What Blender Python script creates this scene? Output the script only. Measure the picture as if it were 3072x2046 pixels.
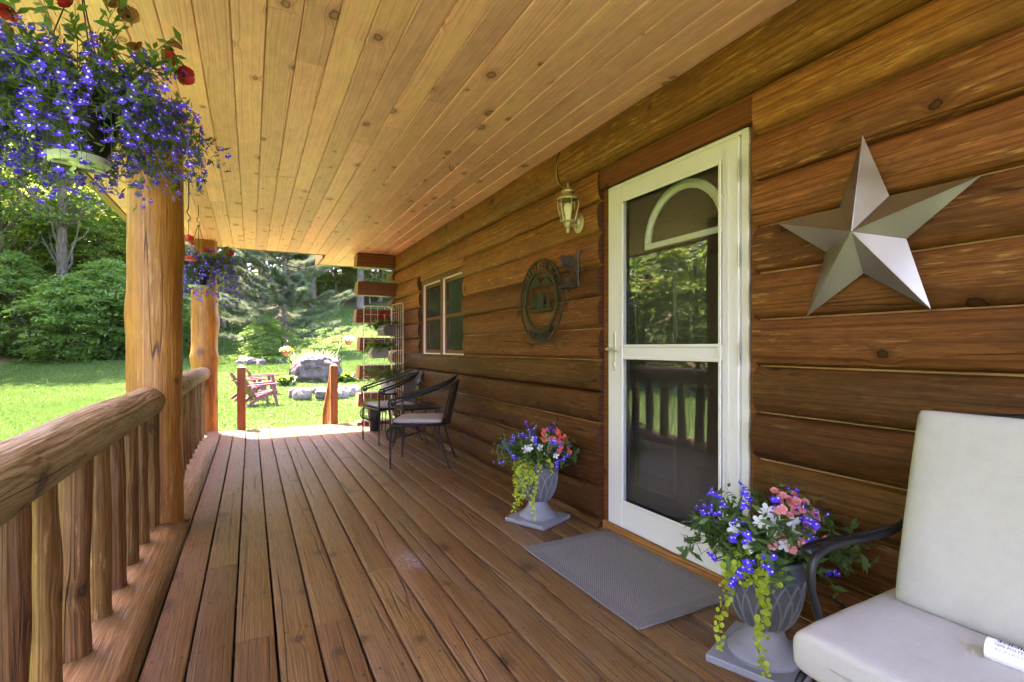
import bpy, bmesh, math, random
import numpy as np
from mathutils import Vector, Matrix, Quaternion, noise as mnoise

random.seed(11)
RNG = np.random.default_rng(11)
SC = bpy.context.scene
COL = SC.collection
for _o in list(bpy.data.objects):
    bpy.data.objects.remove(_o)

# ------------------------------------------------------------------ camera
CAM_H = 1.13
YAW = math.radians(27.05)
cam_data = bpy.data.cameras.new("camera")
cam_data.sensor_width = 36.0
cam_data.lens = 18.0
cam_data.shift_y = 0.0065
cam_data.clip_start = 0.02
cam_data.clip_end = 600.0
cam = bpy.data.objects.new("camera", cam_data)
cam.location = (0.0, 0.0, CAM_H)
cam.rotation_euler = (math.radians(90), 0.0, -YAW)
COL.objects.link(cam)
SC.camera = cam

# ------------------------------------------------------------------ sky, sun, exposure
SUN_EL = math.radians(65)
SUN_AZ = math.atan2(-0.50, 0.87)          # from +Y towards -X: ahead and to the left of the porch
world = bpy.data.worlds.new("World")
SC.world = world
world.use_nodes = True
_wn = world.node_tree.nodes
_bg = _wn["Background"]
_sky = _wn.new("ShaderNodeTexSky")
_sky.sky_type = 'NISHITA'
_sky.sun_disc = False
_sky.sun_elevation = SUN_EL
_sky.sun_rotation = SUN_AZ
_sky.air_density = 1.0
_sky.dust_density = 1.5
world.node_tree.links.new(_sky.outputs[0], _bg.inputs[0])
_bg.inputs[1].default_value = 0.13

sun_data = bpy.data.lights.new("sun", 'SUN')
sun_data.energy = 5.0
sun_data.angle = math.radians(0.53)
sun_data.color = (1.0, 0.92, 0.80)
sun = bpy.data.objects.new("sun", sun_data)
_sd = Vector((math.sin(SUN_AZ) * math.cos(SUN_EL), math.cos(SUN_AZ) * math.cos(SUN_EL), math.sin(SUN_EL)))
sun.rotation_euler = _sd.to_track_quat('Z', 'Y').to_euler()
sun.location = (0, 10, 30)
COL.objects.link(sun)

SC.view_settings.view_transform = 'Standard'
SC.view_settings.look = 'None'
SC.view_settings.gamma = 1.0
SC.view_settings.exposure = 4.2
SC.view_settings.use_curve_mapping = False
SC.view_settings.use_white_balance = True
SC.view_settings.white_balance_temperature = 7200
SC.view_settings.white_balance_tint = 46
SC.render.engine = 'CYCLES'
SC.cycles.max_bounces = 7
SC.cycles.diffuse_bounces = 4
SC.cycles.glossy_bounces = 4
SC.cycles.transmission_bounces = 6
SC.cycles.transparent_max_bounces = 12
SC.cycles.sample_clamp_indirect = 6.0
SC.cycles.caustics_reflective = False
SC.cycles.caustics_refractive = False
SC.cycles.use_denoising = True
SC.cycles.use_adaptive_sampling = True
SC.cycles.adaptive_threshold = 0.025
SC.cycles.adaptive_min_samples = 24
SC.cycles.use_light_tree = False
SC.render.threads_mode = 'AUTO'

# ------------------------------------------------------------------ node helper
class NT:
    def __init__(self, name):
        self.mat = bpy.data.materials.new(name)
        self.mat.use_nodes = True
        self.t = self.mat.node_tree
        self.t.nodes.clear()
        self.out = self.t.nodes.new("ShaderNodeOutputMaterial")
    def n(self, typ, ins=None, **props):
        nd = self.t.nodes.new(typ)
        for k, v in props.items():
            setattr(nd, k, v)
        for k, v in (ins or {}).items():
            self.set(nd.inputs[k], v)
        return nd
    def set(self, sock, v):
        if hasattr(v, "links"):
            self.t.links.new(v, sock)
        else:
            if sock.type == 'RGBA' and len(v) == 3:
                v = (*v, 1.0)
            sock.default_value = v
    def m(self, op, a, b=0.0, c=None, clamp=False):
        nd = self.t.nodes.new("ShaderNodeMath"); nd.operation = op; nd.use_clamp = clamp
        self.set(nd.inputs[0], a); self.set(nd.inputs[1], b)
        if c is not None: self.set(nd.inputs[2], c)
        return nd.outputs[0]
    def vm(self, op, a, b):
        nd = self.t.nodes.new("ShaderNodeVectorMath"); nd.operation = op
        self.set(nd.inputs[0], a); self.set(nd.inputs[1], b)
        return nd.outputs[0]
    def mix(self, f, a, b, mode='MIX'):
        nd = self.t.nodes.new("ShaderNodeMix"); nd.data_type = 'RGBA'; nd.blend_type = mode
        self.set(nd.inputs[0], f); self.set(nd.inputs[6], a); self.set(nd.inputs[7], b)
        return nd.outputs[2]
    def step(self, v, lo, hi, a=0.0, b=1.0):
        nd = self.t.nodes.new("ShaderNodeMapRange"); nd.interpolation_type = 'SMOOTHSTEP'
        for i, q in enumerate((v, lo, hi, a, b)): self.set(nd.inputs[i], q)
        return nd.outputs[0]
    def ramp(self, f, stops):
        nd = self.t.nodes.new("ShaderNodeValToRGB")
        el = nd.color_ramp.elements
        while len(el) < len(stops): el.new(0.5)
        for e, (p, c) in zip(el, stops):
            e.position = p; e.color = (*c, 1.0)
        self.set(nd.inputs[0], f)
        return nd.outputs[0]
    def noise(self, vec, scale, detail=2.0, rough=0.5, dist=0.0, dim='3D'):
        nd = self.n("ShaderNodeTexNoise", noise_dimensions=dim)
        if vec is not None: self.set(nd.inputs["W" if dim == '1D' else "Vector"], vec)
        nd.inputs["Scale"].default_value = scale; nd.inputs["Detail"].default_value = detail
        nd.inputs["Roughness"].default_value = rough; nd.inputs["Distortion"].default_value = dist
        return nd.outputs["Fac"]
    def comb(self, x, y, z):
        nd = self.t.nodes.new("ShaderNodeCombineXYZ")
        for i, q in enumerate((x, y, z)): self.set(nd.inputs[i], q)
        return nd.outputs[0]
    def bump(self, h, strength, dist=0.01, normal=None):
        nd = self.n("ShaderNodeBump", {"Height": h, "Strength": strength, "Distance": dist})
        if normal is not None: self.set(nd.inputs["Normal"], normal)
        return nd.outputs[0]
    def bsdf(self, col, rough=0.5, spec=0.5, metal=0.0, normal=None, **extra):
        nd = self.n("ShaderNodeBsdfPrincipled", {"Base Color": col, "Roughness": rough, "Metallic": metal, "Specular IOR Level": spec})
        if normal is not None: self.set(nd.inputs["Normal"], normal)
        for k, v in extra.items(): self.set(nd.inputs[k.replace("_", " ")], v)
        return nd.outputs[0]
    def done(self, sh):
        self.t.links.new(sh, self.out.inputs[0]); return self.mat

def wood_mat(name, light, mid, dark, knot, along='Y', across='X', freq=55.0, warp=0.10, knot_thr=0.45, knot_r=0.09, vor_scale=4.0,
             rough=0.5, spec=0.35, bump=0.35, vary=0.25, wear=None, wear_amt=0.0, stain=None, stain_amt=0.0, cracks=0.0, fibre=0.25, hue=0.02, polar=0.0,
             hew=0.0, crack_u=16.0, crack_v=0.55, fine_u=230.0, scuff=None, fine_v=6.0, mottle=.35):
    t = NT(name)
    tc = t.n("ShaderNodeTexCoord").outputs["Object"]
    rnd = t.n("ShaderNodeObjectInfo").outputs["Random"]
    sp = t.n("ShaderNodeSeparateXYZ", {0: tc}).outputs
    ax = {'X': sp[0], 'Y': sp[1], 'Z': sp[2]}
    rest = [a for a in 'XYZ' if a not in (along, across)][0]
    if polar > 0:
        ax[across] = t.m('MULTIPLY', t.m('ARCTAN2', ax[rest], ax[across]), polar)
    u = t.m('ADD', ax[across], t.m('MULTIPLY', rnd, 31.7))
    v = t.m('ADD', ax[along], t.m('MULTIPLY', rnd, 173.3))
    w = t.m('ADD', ax[rest] if polar <= 0 else 0.0, t.m('MULTIPLY', rnd, 13.1))
    vec = t.comb(u, v, w)
    low = t.noise(t.vm('MULTIPLY', vec, (3.5, 0.55, 3.5)), 1.0, 2.0)
    # knots: sparse cells, rough outline, grain bends round them
    vo = t.n("ShaderNodeTexVoronoi", {"Vector": t.vm('MULTIPLY', vec, (1.0, .72, 1.0)), "Scale": vor_scale, "Randomness": 1.0}, voronoi_dimensions='2D')
    vc = t.n("ShaderNodeSeparateColor", {0: vo.outputs["Color"]}).outputs
    gate = t.m('GREATER_THAN', vc[0], knot_thr)
    kd = t.m('ADD', vo.outputs["Distance"], t.m('MULTIPLY', t.m('SUBTRACT', t.noise(vec, 45.0, 2.0), .5), knot_r * .8))
    kdn = t.m('DIVIDE', kd, t.m('MULTIPLY', t.m('MULTIPLY_ADD', vc[1], 0.9, 0.4), knot_r))      # 1 at the knot's rim
    kn = t.m('MULTIPLY', gate, t.step(kdn, .85, 1.08, 1.0, 0.0))
    rim = t.m('MULTIPLY', gate, t.step(kdn, 1.0, 2.6, 1.0, 0.0))
    halo = t.m('MULTIPLY', gate, t.step(kdn, 0.0, 5.5, 1.0, 0.0))
    phase = t.m('ADD', u, t.m('MULTIPLY', t.m('SUBTRACT', low, 0.5), warp))
    phase = t.m('ADD', phase, t.m('MULTIPLY', t.m('MULTIPLY', halo, halo), 2.6 / freq))
    ring = t.noise(phase, freq, 2.5, 0.6, dim='1D')
    fine = t.noise(t.vm('MULTIPLY', vec, (fine_u, fine_v, fine_u)), 1.0, 3.0, .6)
    big = t.noise(t.vm('MULTIPLY', vec, (5.0, 1.3, 5.0)), 1.0, 4.0, 0.62)
    col = t.ramp(ring, [(0.30, dark), (0.47, mid), (0.66, light)])
    if stain is not None:
        col = t.mix(t.m('MULTIPLY', t.step(big, 0.42, 0.64), stain_amt), col, stain)
    col = t.mix(t.m('MULTIPLY', t.step(fine, 0.48, 0.68), fibre), col, (dark[0] * .6, dark[1] * .55, dark[2] * .5))
    if wear is not None:
        wn = t.noise(t.vm('MULTIPLY', vec, (75.0, 6.5, 75.0)), 1.0, 3.0, 0.65)
        wm = t.noise(t.vm('MULTIPLY', vec, (7.0, 2.2, 7.0)), 1.0, 2.0)
        col = t.mix(t.m('MULTIPLY', t.m('MULTIPLY', t.step(wn, 0.57, 0.68), t.step(wm, .42, .6)), wear_amt), col, wear)
    hgt = t.m('ADD', t.m('MULTIPLY', ring, 0.5), t.m('MULTIPLY', fine, 0.5))
    if cracks > 0:
        cn = t.noise(t.vm('MULTIPLY', vec, (crack_u, crack_v, crack_u)), 1.0, 1.0, .45)
        cm = t.noise(t.vm('MULTIPLY', vec, (5.0, 1.6, 5.0)), 1.0, 1.0)
        ck = t.m('MULTIPLY', t.step(t.m('ABSOLUTE', t.m('SUBTRACT', cn, .5)), 0.0, 0.012, 1.0, 0.0), t.step(cm, 0.44, 0.56))
        col = t.mix(t.m('MULTIPLY', ck, cracks), col, (dark[0] * 0.22, dark[1] * 0.2, dark[2] * 0.2))
        hgt = t.m('SUBTRACT', hgt, t.m('MULTIPLY', ck, 1.6))
    col = t.mix(t.m('MULTIPLY', rim, 0.5), col, (dark[0] * .7, dark[1] * .65, dark[2] * .6))
    kr = t.noise(kdn, 3.0, 2.0, dim='1D')
    kc = t.mix(t.step(kdn, .35, .95), t.mix(kr, (knot[0] * 1.4, knot[1] * 1.4, knot[2] * 1.4), (dark[0] * .8, dark[1] * .75, dark[2] * .7)), (knot[0] * .55, knot[1] * .5, knot[2] * .5))
    col = t.mix(t.m('MULTIPLY', kn, 0.92), col, kc)
    if scuff is not None:
        ps = t.n("ShaderNodeNewGeometry").outputs["Position"]
        dv = t.n("ShaderNodeVectorMath", {0: t.vm('MULTIPLY', t.vm('SUBTRACT', ps, scuff), (1.6, .8, 1.0))}, operation='LENGTH').outputs["Value"]
        sm = t.m('MULTIPLY', t.step(dv, .01, .16, 1.0, 0.0), t.step(t.noise(ps, 42.0, 3.0, .7), .42, .7))
        col = t.mix(t.m('MULTIPLY', sm, .7), col, (.42, .42, .47))
    val = t.m('MULTIPLY_ADD', t.m('SUBTRACT', t.m('FRACT', t.m('MULTIPLY', rnd, 7.31)), 0.5), vary, 1.0)
    val = t.m('MULTIPLY', val, t.m('MULTIPLY_ADD', big, 0.6, 0.7))
    mot = t.noise(t.vm('MULTIPLY', vec, (24.0, 7.5, 24.0)), 1.0, 3.0, .65)
    val = t.m('MULTIPLY', val, t.m('MULTIPLY_ADD', t.m('SUBTRACT', mot, .5), mottle * 2, 1.0))
    hs = t.n("ShaderNodeHueSaturation", {"Hue": t.m('MULTIPLY_ADD', t.m('SUBTRACT', t.m('FRACT', t.m('MULTIPLY', rnd, 3.7)), 0.5), hue, 0.5),
                                          "Saturation": 1.0, "Value": val, "Color": col}).outputs[0]
    rg = t.m('MULTIPLY_ADD', fine, 0.3, rough - 0.12)
    nrm = t.bump(hgt, bump, 0.004)
    if hew > 0:
        hn = t.noise(t.vm('MULTIPLY', vec, (26.0, 3.2, 26.0)), 1.0, 2.0)
        nrm = t.bump(hn, hew, .02, nrm)
    return t.done(t.bsdf(hs, rg, spec, normal=nrm))

def plain_mat(name, col, rough=0.5, spec=0.5, metal=0.0, nscale=40.0, namt=0.15, bump=0.1, bdist=0.002, **extra):
    t = NT(name)
    tc = t.n("ShaderNodeTexCoord").outputs["Object"]
    a = t.noise(tc, nscale, 3.0)
    b = t.noise(tc, nscale * 0.13, 2.0)
    k = t.m('MULTIPLY_ADD', t.m('ADD', t.m('SUBTRACT', a, 0.5), t.m('SUBTRACT', b, 0.5)), namt * 2, 1.0)
    c = t.n("ShaderNodeHueSaturation", {"Value": k, "Color": (*col, 1.0)}).outputs[0]
    r = t.m('MULTIPLY_ADD', t.m('SUBTRACT', a, 0.5), 0.3, rough)
    return t.done(t.bsdf(c, r, spec, metal, t.bump(a, bump, bdist), **extra))

def leaf_mat(name, c1, c2, trans=0.35, rough=0.5, spec=0.25, tcol=None):
    t = NT(name)
    isl = t.n("ShaderNodeNewGeometry").outputs["Random Per Island"]
    tc = t.n("ShaderNodeTexCoord").outputs["Object"]
    nz = t.noise(tc, 0.9, 2.0)
    f = t.m('ADD', t.m('MULTIPLY', isl, 0.65), t.m('MULTIPLY', t.step(nz, 0.3, 0.7), 0.35))
    col = t.mix(f, c1, c2)
    tcv = t.mix(0.6, col, tcol if tcol else (min(1, c2[0] * 2.2 + .03), min(1, c2[1] * 2.0 + .03), c2[2] * 0.7))
    d = t.bsdf(col, rough, spec)
    tr = t.n("ShaderNodeBsdfTranslucent", {"Color": tcv}).outputs[0]
    return t.done(t.n("ShaderNodeMixShader", {0: trans, 1: d, 2: tr}).outputs[0])

def glass_mat(name, tint=(0.9, 0.95, 0.92), ior=1.6, rough=0.0):
    t = NT(name)
    ge = t.n("ShaderNodeNewGeometry")
    cs = t.n("ShaderNodeVectorMath", {0: ge.outputs["Normal"], 1: ge.outputs["Incoming"]}, operation='DOT_PRODUCT').outputs["Value"]
    f0 = ((ior - 1) / (ior + 1)) ** 2
    fr = t.m('MULTIPLY_ADD', t.m('POWER', t.m('SUBTRACT', 1.0, t.m('ABSOLUTE', cs)), 5.0), 1 - f0, f0)
    g = t.n("ShaderNodeBsdfGlossy", {"Color": (1, 1, 1, 1), "Roughness": rough}).outputs[0]
    tr = t.n("ShaderNodeBsdfTransparent", {"Color": (*tint, 1)}).outputs[0]
    return t.done(t.n("ShaderNodeMixShader", {0: fr, 1: tr, 2: g}).outputs[0])

# ------------------------------------------------------------------ mesh helper
class MB:
    def __init__(self):
        self.v = []; self.f = []; self.mi = []; self.nv = 0
    def add(self, verts, faces, mi=0):
        verts = np.asarray(verts, float).reshape(-1, 3)
        o = self.nv
        self.v.append(verts); self.nv += len(verts)
        for f in faces:
            self.f.append(tuple(i + o for i in f)); self.mi.append(mi)
        return self
    def box(self, lo, hi, mi=0, ch=0.0):
        x0, y0, z0 = lo; x1, y1, z1 = hi
        if ch <= 0:
            v = [(x, y, z) for z in (z0, z1) for y in (y0, y1) for x in (x0, x1)]
            return self.add(v, [(0, 2, 3, 1), (4, 5, 7, 6), (0, 1, 5, 4), (2, 6, 7, 3), (0, 4, 6, 2), (1, 3, 7, 5)], mi)
        c = min(ch, (x1 - x0) * .45, (y1 - y0) * .45, (z1 - z0) * .45)
        v = []; idx = {}
        for sx in (0, 1):
            for sy in (0, 1):
                for sz in (0, 1):
                    X = (x0, x1)[sx]; Y = (y0, y1)[sy]; Z = (z0, z1)[sz]
                    xi = X + (c if sx == 0 else -c); yi = Y + (c if sy == 0 else -c); zi = Z + (c if sz == 0 else -c)
                    idx[sx, sy, sz, 'x'] = len(v); v.append((X, yi, zi))
                    idx[sx, sy, sz, 'y'] = len(v); v.append((xi, Y, zi))
                    idx[sx, sy, sz, 'z'] = len(v); v.append((xi, yi, Z))
        F = []
        for s in (0, 1):
            q = [(0, 0), (1, 0), (1, 1), (0, 1)]
            a = [idx[s, p[0], p[1], 'x'] for p in q]; F.append(a if s else a[::-1])
            a = [idx[p[0], s, p[1], 'y'] for p in q]; F.append(a[::-1] if s else a)
            a = [idx[p[0], p[1], s, 'z'] for p in q]; F.append(a if s else a[::-1])
        for a in (0, 1):
            for b in (0, 1):
                F.append((idx[a, b, 0, 'x'], idx[a, b, 1, 'x'], idx[a, b, 1, 'y'], idx[a, b, 0, 'y']))
                F.append((idx[a, 0, b, 'x'], idx[a, 1, b, 'x'], idx[a, 1, b, 'z'], idx[a, 0, b, 'z']))
                F.append((idx[0, a, b, 'y'], idx[1, a, b, 'y'], idx[1, a, b, 'z'], idx[0, a, b, 'z']))
                for s in (0, 1):
                    pass
        for k in [(a, b, s) for a in (0, 1) for b in (0, 1) for s in (0, 1)]:
            F.append((idx[(*k, 'x')], idx[(*k, 'y')], idx[(*k, 'z')]))
        return self.add(v, F, mi)
    def prism(self, prof, a0, a1, axis='Y', mi=0, n=1):
        """profile polygon [(p,q)] extruded along an axis"""
        prof = np.asarray(prof, float); k = len(prof)
        ts = np.linspace(a0, a1, n + 1); V = []
        for t_ in ts:
            for p, q in prof:
                V.append({'Y': (p, t_, q), 'X': (t_, p, q), 'Z': (p, q, t_)}[axis])
        F = []
        for j in range(n):
            for i in range(k):
                i2 = (i + 1) % k
                F.append((j * k + i, j * k + i2, (j + 1) * k + i2, (j + 1) * k + i))
        F.append(tuple(range(k))[::-1]); F.append(tuple(n * k + i for i in range(k)))
        return self.add(V, F, mi)
    def tube(self, pts, r, n=8, mi=0, cap=True, flat=1.0, up=None):
        pts = [Vector(p) for p in pts]
        m = len(pts)
        rs = r if hasattr(r, '__len__') else [r] * m
        V = []; prev = None
        for i, p in enumerate(pts):
            d = (pts[min(i + 1, m - 1)] - pts[max(i - 1, 0)])
            if d.length < 1e-9: d = Vector((0, 0, 1))
            d.normalize()
            if prev is None:
                a = Vector(up) if up else (Vector((0, 0, 1)) if abs(d.z) < 0.9 else Vector((1, 0, 0)))
                x = a.cross(d).normalized()
            else:
                x = (prev - d * prev.dot(d))
                x = x.normalized() if x.length > 1e-6 else d.orthogonal().normalized()
            prev = x; y = d.cross(x)
            for k in range(n):
                t_ = 2 * math.pi * k / n
                V.append(p + x * (math.cos(t_) * rs[i]) + y * (math.sin(t_) * rs[i] * flat))
        F = []
        for i in range(m - 1):
            for k in range(n):
                k2 = (k + 1) % n
                F.append((i * n + k, i * n + k2, (i + 1) * n + k2, (i + 1) * n + k))
        if cap:
            F.append(tuple(range(n))[::-1]); F.append(tuple((m - 1) * n + k for k in range(n)))
        return self.add(np.array([tuple(q) for q in V]), F, mi)
    def lathe(self, prof, n=24, c=(0, 0, 0), mi=0, cap=True, sx=1.0, sy=1.0):
        V = []; F = []
        for r, z in prof:
            for k in range(n):
                t_ = 2 * math.pi * k / n
                V.append((c[0] + r * sx * math.cos(t_), c[1] + r * sy * math.sin(t_), c[2] + z))
        for i in range(len(prof) - 1):
            for k in range(n):
                k2 = (k + 1) % n
                F.append((i * n + k, i * n + k2, (i + 1) * n + k2, (i + 1) * n + k))
        if cap:
            F.append(tuple(range(n))[::-1]); F.append(tuple((len(prof) - 1) * n + k for k in range(n)))
        return self.add(V, F, mi)
    def poly(self, pts, mi=0):
        return self.add(pts, [tuple(range(len(pts)))], mi)
    def xform(self, mat):
        M = np.array(mat)
        self.v = [v @ M[:3, :3].T + M[:3, 3] for v in self.v]
        return self
    def build(self, name, mats, parent=None, loc=(0, 0, 0), rot=None, smooth=35, origin=None):
        me = bpy.data.meshes.new(name)
        V = np.concatenate(self.v) if self.v else np.zeros((0, 3))
        if origin is not None:
            V = V - np.asarray(origin, float); loc = origin
        me.from_pydata(V.tolist(), [], self.f)
        for m_ in (mats if isinstance(mats, (list, tuple)) else [mats]):
            me.materials.append(m_)
        if len(self.f) < 6000:
            bm = bmesh.new(); bm.from_mesh(me); bmesh.ops.recalc_face_normals(bm, faces=bm.faces); bm.to_mesh(me); bm.free()
        if any(self.mi): me.polygons.foreach_set("material_index", self.mi)
        if smooth:
            me.polygons.foreach_set("use_smooth", [True] * len(me.polygons))
            me.set_sharp_from_angle(angle=math.radians(smooth))
        me.update()
        return link(name, me, parent, loc, rot)

def np_mesh(name, V, F, mats, mi=None):
    """fast mesh from arrays; F (n,k) with k constant"""
    V = np.ascontiguousarray(V, np.float32).reshape(-1, 3); F = np.ascontiguousarray(F, np.int32)
    n, k = F.shape
    me = bpy.data.meshes.new(name)
    me.vertices.add(len(V)); me.vertices.foreach_set("co", V.ravel())
    me.loops.add(n * k); me.loops.foreach_set("vertex_index", F.ravel())
    me.polygons.add(n); me.polygons.foreach_set("loop_start", np.arange(0, n * k, k, dtype=np.int32))
    me.polygons.foreach_set("loop_total", np.full(n, k, np.int32))
    for m_ in (mats if isinstance(mats, (list, tuple)) else [mats]):
        me.materials.append(m_)
    if mi is not None: me.polygons.foreach_set("material_index", np.asarray(mi, np.int32))
    me.update(calc_edges=True); me.validate()
    return me

def link(name, data, parent=None, loc=(0, 0, 0), rot=None, scale=None):
    o = bpy.data.objects.new(name, data)
    COL.objects.link(o)
    o.location = loc
    if rot is not None:
        if isinstance(rot, Quaternion):
            o.rotation_mode = 'QUATERNION'; o.rotation_quaternion = rot
        else: o.rotation_euler = rot
    if scale is not None: o.scale = (scale,) * 3 if not hasattr(scale, '__len__') else scale
    if parent is not None: o.parent = parent
    return o

def thing(name, label, cat, loc=(0, 0, 0), rz=0.0, group=None):
    o = bpy.data.objects.new(name, None)
    o.empty_display_size = 0.1
    COL.objects.link(o); o.location = loc; o.rotation_euler = (0, 0, rz)
    return tag(o, label, cat, group)

def tag(o, label, cat, group=None, kind=None):
    if label: o["label"] = label
    if cat: o["category"] = cat
    if group: o["group"] = group
    if kind: o["kind"] = kind
    return o

def structure(name, label=None):
    o = bpy.data.objects.new(name, None); COL.objects.link(o)
    o.empty_display_size = 0.1
    o["kind"] = "structure"
    if label: o["label"] = label
    return o

def copy_tree(o, parent=None):
    c = o.copy(); COL.objects.link(c)
    if parent is not None: c.parent = parent
    for ch in list(o.children): copy_tree(ch, c)
    return c

def nz(x, y=0.0, z=0.0):
    return mnoise.noise(Vector((x, y, z)))

def bez(p0, p1, p2, p3, n=10):
    p0, p1, p2, p3 = map(Vector, (p0, p1, p2, p3)); r = []
    for i in range(n + 1):
        t_ = i / n; a = 1 - t_
        r.append(p0 * a**3 + p1 * 3 * a * a * t_ + p2 * 3 * a * t_ * t_ + p3 * t_**3)
    return r

def smooth_path(pts, k=6):
    """Catmull-Rom through points"""
    P = [Vector(p) for p in pts]; P = [P[0] * 2 - P[1]] + P + [P[-1] * 2 - P[-2]]
    r = []
    for i in range(1, len(P) - 2):
        for j in range(k):
            t_ = j / k
            a, b, c, d = P[i - 1], P[i], P[i + 1], P[i + 2]
            r.append(0.5 * ((2 * b) + (c - a) * t_ + (2 * a - 5 * b + 4 * c - d) * t_**2 + (3 * b - a - 3 * c + d) * t_**3))
    r.append(P[-2])
    return r

# ------------------------------------------------------------------ materials
M = {}
M['ceil'] = wood_mat("honey_pine", (0.91, 0.435, 0.49), (0.87, 0.375, 0.41), (0.73, 0.272, 0.26), (0.20, 0.085, 0.055), 'Y', 'X', freq=85, warp=0.14,
                     knot_thr=0.40, knot_r=0.085, vor_scale=4.2, rough=0.42, spec=0.35, bump=0.12, vary=0.30, stain=(0.72, 0.36, 0.29), stain_amt=0.6, fibre=0.14, hue=.012, mottle=.25)
M['deck'] = wood_mat("brown_stained_deck", (0.250, 0.128, 0.046), (0.166, 0.078, 0.025), (0.064, 0.027, 0.008), (0.05, 0.022, 0.010), 'Y', 'X', freq=165, warp=0.085,
                     knot_thr=0.66, knot_r=0.085, vor_scale=3.4, rough=0.36, spec=0.5, bump=0.8, vary=0.46, stain=(0.155, 0.095, 0.052), stain_amt=0.6, fibre=0.55, hue=0.014,
                     cracks=.45, crack_u=7, crack_v=.22, scuff=(.76, 2.66, 0))
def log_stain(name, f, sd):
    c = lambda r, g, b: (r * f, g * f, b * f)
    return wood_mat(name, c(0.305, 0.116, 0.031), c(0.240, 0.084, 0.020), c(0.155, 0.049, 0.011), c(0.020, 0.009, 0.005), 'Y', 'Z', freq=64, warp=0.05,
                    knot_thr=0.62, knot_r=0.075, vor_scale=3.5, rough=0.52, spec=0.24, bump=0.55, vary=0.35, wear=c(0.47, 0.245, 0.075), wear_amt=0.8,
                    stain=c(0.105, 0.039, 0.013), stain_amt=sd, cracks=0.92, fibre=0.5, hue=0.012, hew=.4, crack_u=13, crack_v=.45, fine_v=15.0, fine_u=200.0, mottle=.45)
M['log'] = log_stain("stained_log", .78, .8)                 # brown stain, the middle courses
M['log_orange'] = log_stain("upper_orange_log", 1.22, .65)    # lighter orange brown tone, the upper courses
M['log_dark'] = log_stain("lower_dark_log", .47, .8)     # same colours scaled darker, the lower courses
M['log_end'] = wood_mat("dark_log_end", (0.10, 0.035, 0.012), (0.07, 0.024, 0.009), (0.035, 0.012, 0.005), (0.02, 0.01, 0.005), 'X', 'Z', freq=60,
                        knot_thr=0.95, rough=0.5, spec=0.3, vary=0.2)
M['corner'] = wood_mat("red_brown_corner_log", (0.20, 0.060, 0.018), (0.145, 0.040, 0.012), (0.08, 0.022, 0.007), (0.03, 0.01, 0.005), 'X', 'Z', freq=45,
                       knot_thr=0.8, rough=0.4, spec=0.4, vary=0.3, cracks=0.5)
M['end_grain'] = wood_mat("pale_end_grain", (0.36, 0.20, 0.08), (0.29, 0.15, 0.055), (0.17, 0.08, 0.026), (0.1, 0.05, 0.02), 'X', 'Z', freq=70, knot_thr=0.95, vary=0.2, cracks=0.8)
M['caulk'] = plain_mat("tan_caulk", (0.42, 0.235, 0.095), 0.55, 0.3, nscale=30, namt=0.4)
M['trim'] = wood_mat("red_brown_trim", (0.215, 0.068, 0.019), (0.170, 0.049, 0.013), (0.105, 0.028, 0.008), (0.04, 0.014, 0.006), 'Y', 'Z', freq=70, knot_thr=0.72,
                     knot_r=0.05, rough=0.4, spec=0.4, vary=0.15, wear=(0.36, 0.18, 0.06), wear_amt=0.4, bump=0.2, warp=.05)
M['sill'] = wood_mat("orange_sill", (0.42, 0.20, 0.058), (0.34, 0.145, 0.038), (0.20, 0.075, 0.018), (0.08, 0.03, 0.01), 'Y', 'Z', freq=60, knot_thr=0.8, vary=0.1, wear=(0.5, 0.34, 0.14), wear_amt=0.4, cracks=.6)
M['post'] = wood_mat("peeled_log_post", (0.42, 0.182, 0.036), (0.35, 0.138, 0.023), (0.225, 0.080, 0.012), (0.07, 0.028, 0.011), 'Z', 'X', freq=95, warp=0.05,
                     knot_thr=0.60, knot_r=0.10, vor_scale=4.2, rough=0.42, spec=0.4, bump=0.5, vary=0.12, stain=(0.20, 0.068, 0.013), stain_amt=0.75, wear=(0.50, 0.31, 0.12), wear_amt=0.5,
                     cracks=0.95, polar=0.147, hew=.5, crack_u=11, crack_v=.30, fibre=.35)
M['rail'] = wood_mat("weathered_rail", (0.32, 0.200, 0.095), (0.245, 0.140, 0.058), (0.120, 0.063, 0.024), (0.06, 0.034, 0.018), 'Y', 'X', freq=100, warp=0.07,
                     knot_thr=0.66, knot_r=0.09, vor_scale=4.4, rough=0.58, spec=0.28, bump=0.9, vary=0.12, stain=(0.24, 0.19, 0.105), stain_amt=0.6, cracks=0.95, fibre=0.55, polar=0.09, hew=.8, crack_u=20, crack_v=.8,
                     wear=(.42, .33, .2), wear_amt=.5)
M['baluster'] = wood_mat("log_baluster", (0.25, 0.122, 0.036), (0.165, 0.072, 0.018), (0.075, 0.028, 0.006), (0.035, 0.016, 0.008), 'Z', 'X', freq=140, warp=0.05,
                         knot_thr=0.62, knot_r=0.075, vor_scale=6.0, rough=0.5, spec=0.35, bump=0.8, vary=0.6, stain=(0.10, 0.036, 0.010), stain_amt=0.8, cracks=0.95, fibre=0.5, polar=0.042, hew=.8, crack_u=26, crack_v=.6,
                         wear=(.40, .25, .10), wear_amt=.55)
M['sill_log'] = wood_mat("bottom_rail_log", (0.25, 0.138, 0.048), (0.185, 0.094, 0.029), (0.10, 0.045, 0.012), (0.07, 0.03, 0.012), 'Y', 'X', freq=110, warp=0.10, knot_thr=0.7,
                         rough=0.5, spec=0.3, bump=0.7, vary=0.1, stain=(0.20, 0.11, 0.05), stain_amt=0.7, cracks=0.6, fibre=.45, hew=.5, crack_u=10, crack_v=.3)
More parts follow.
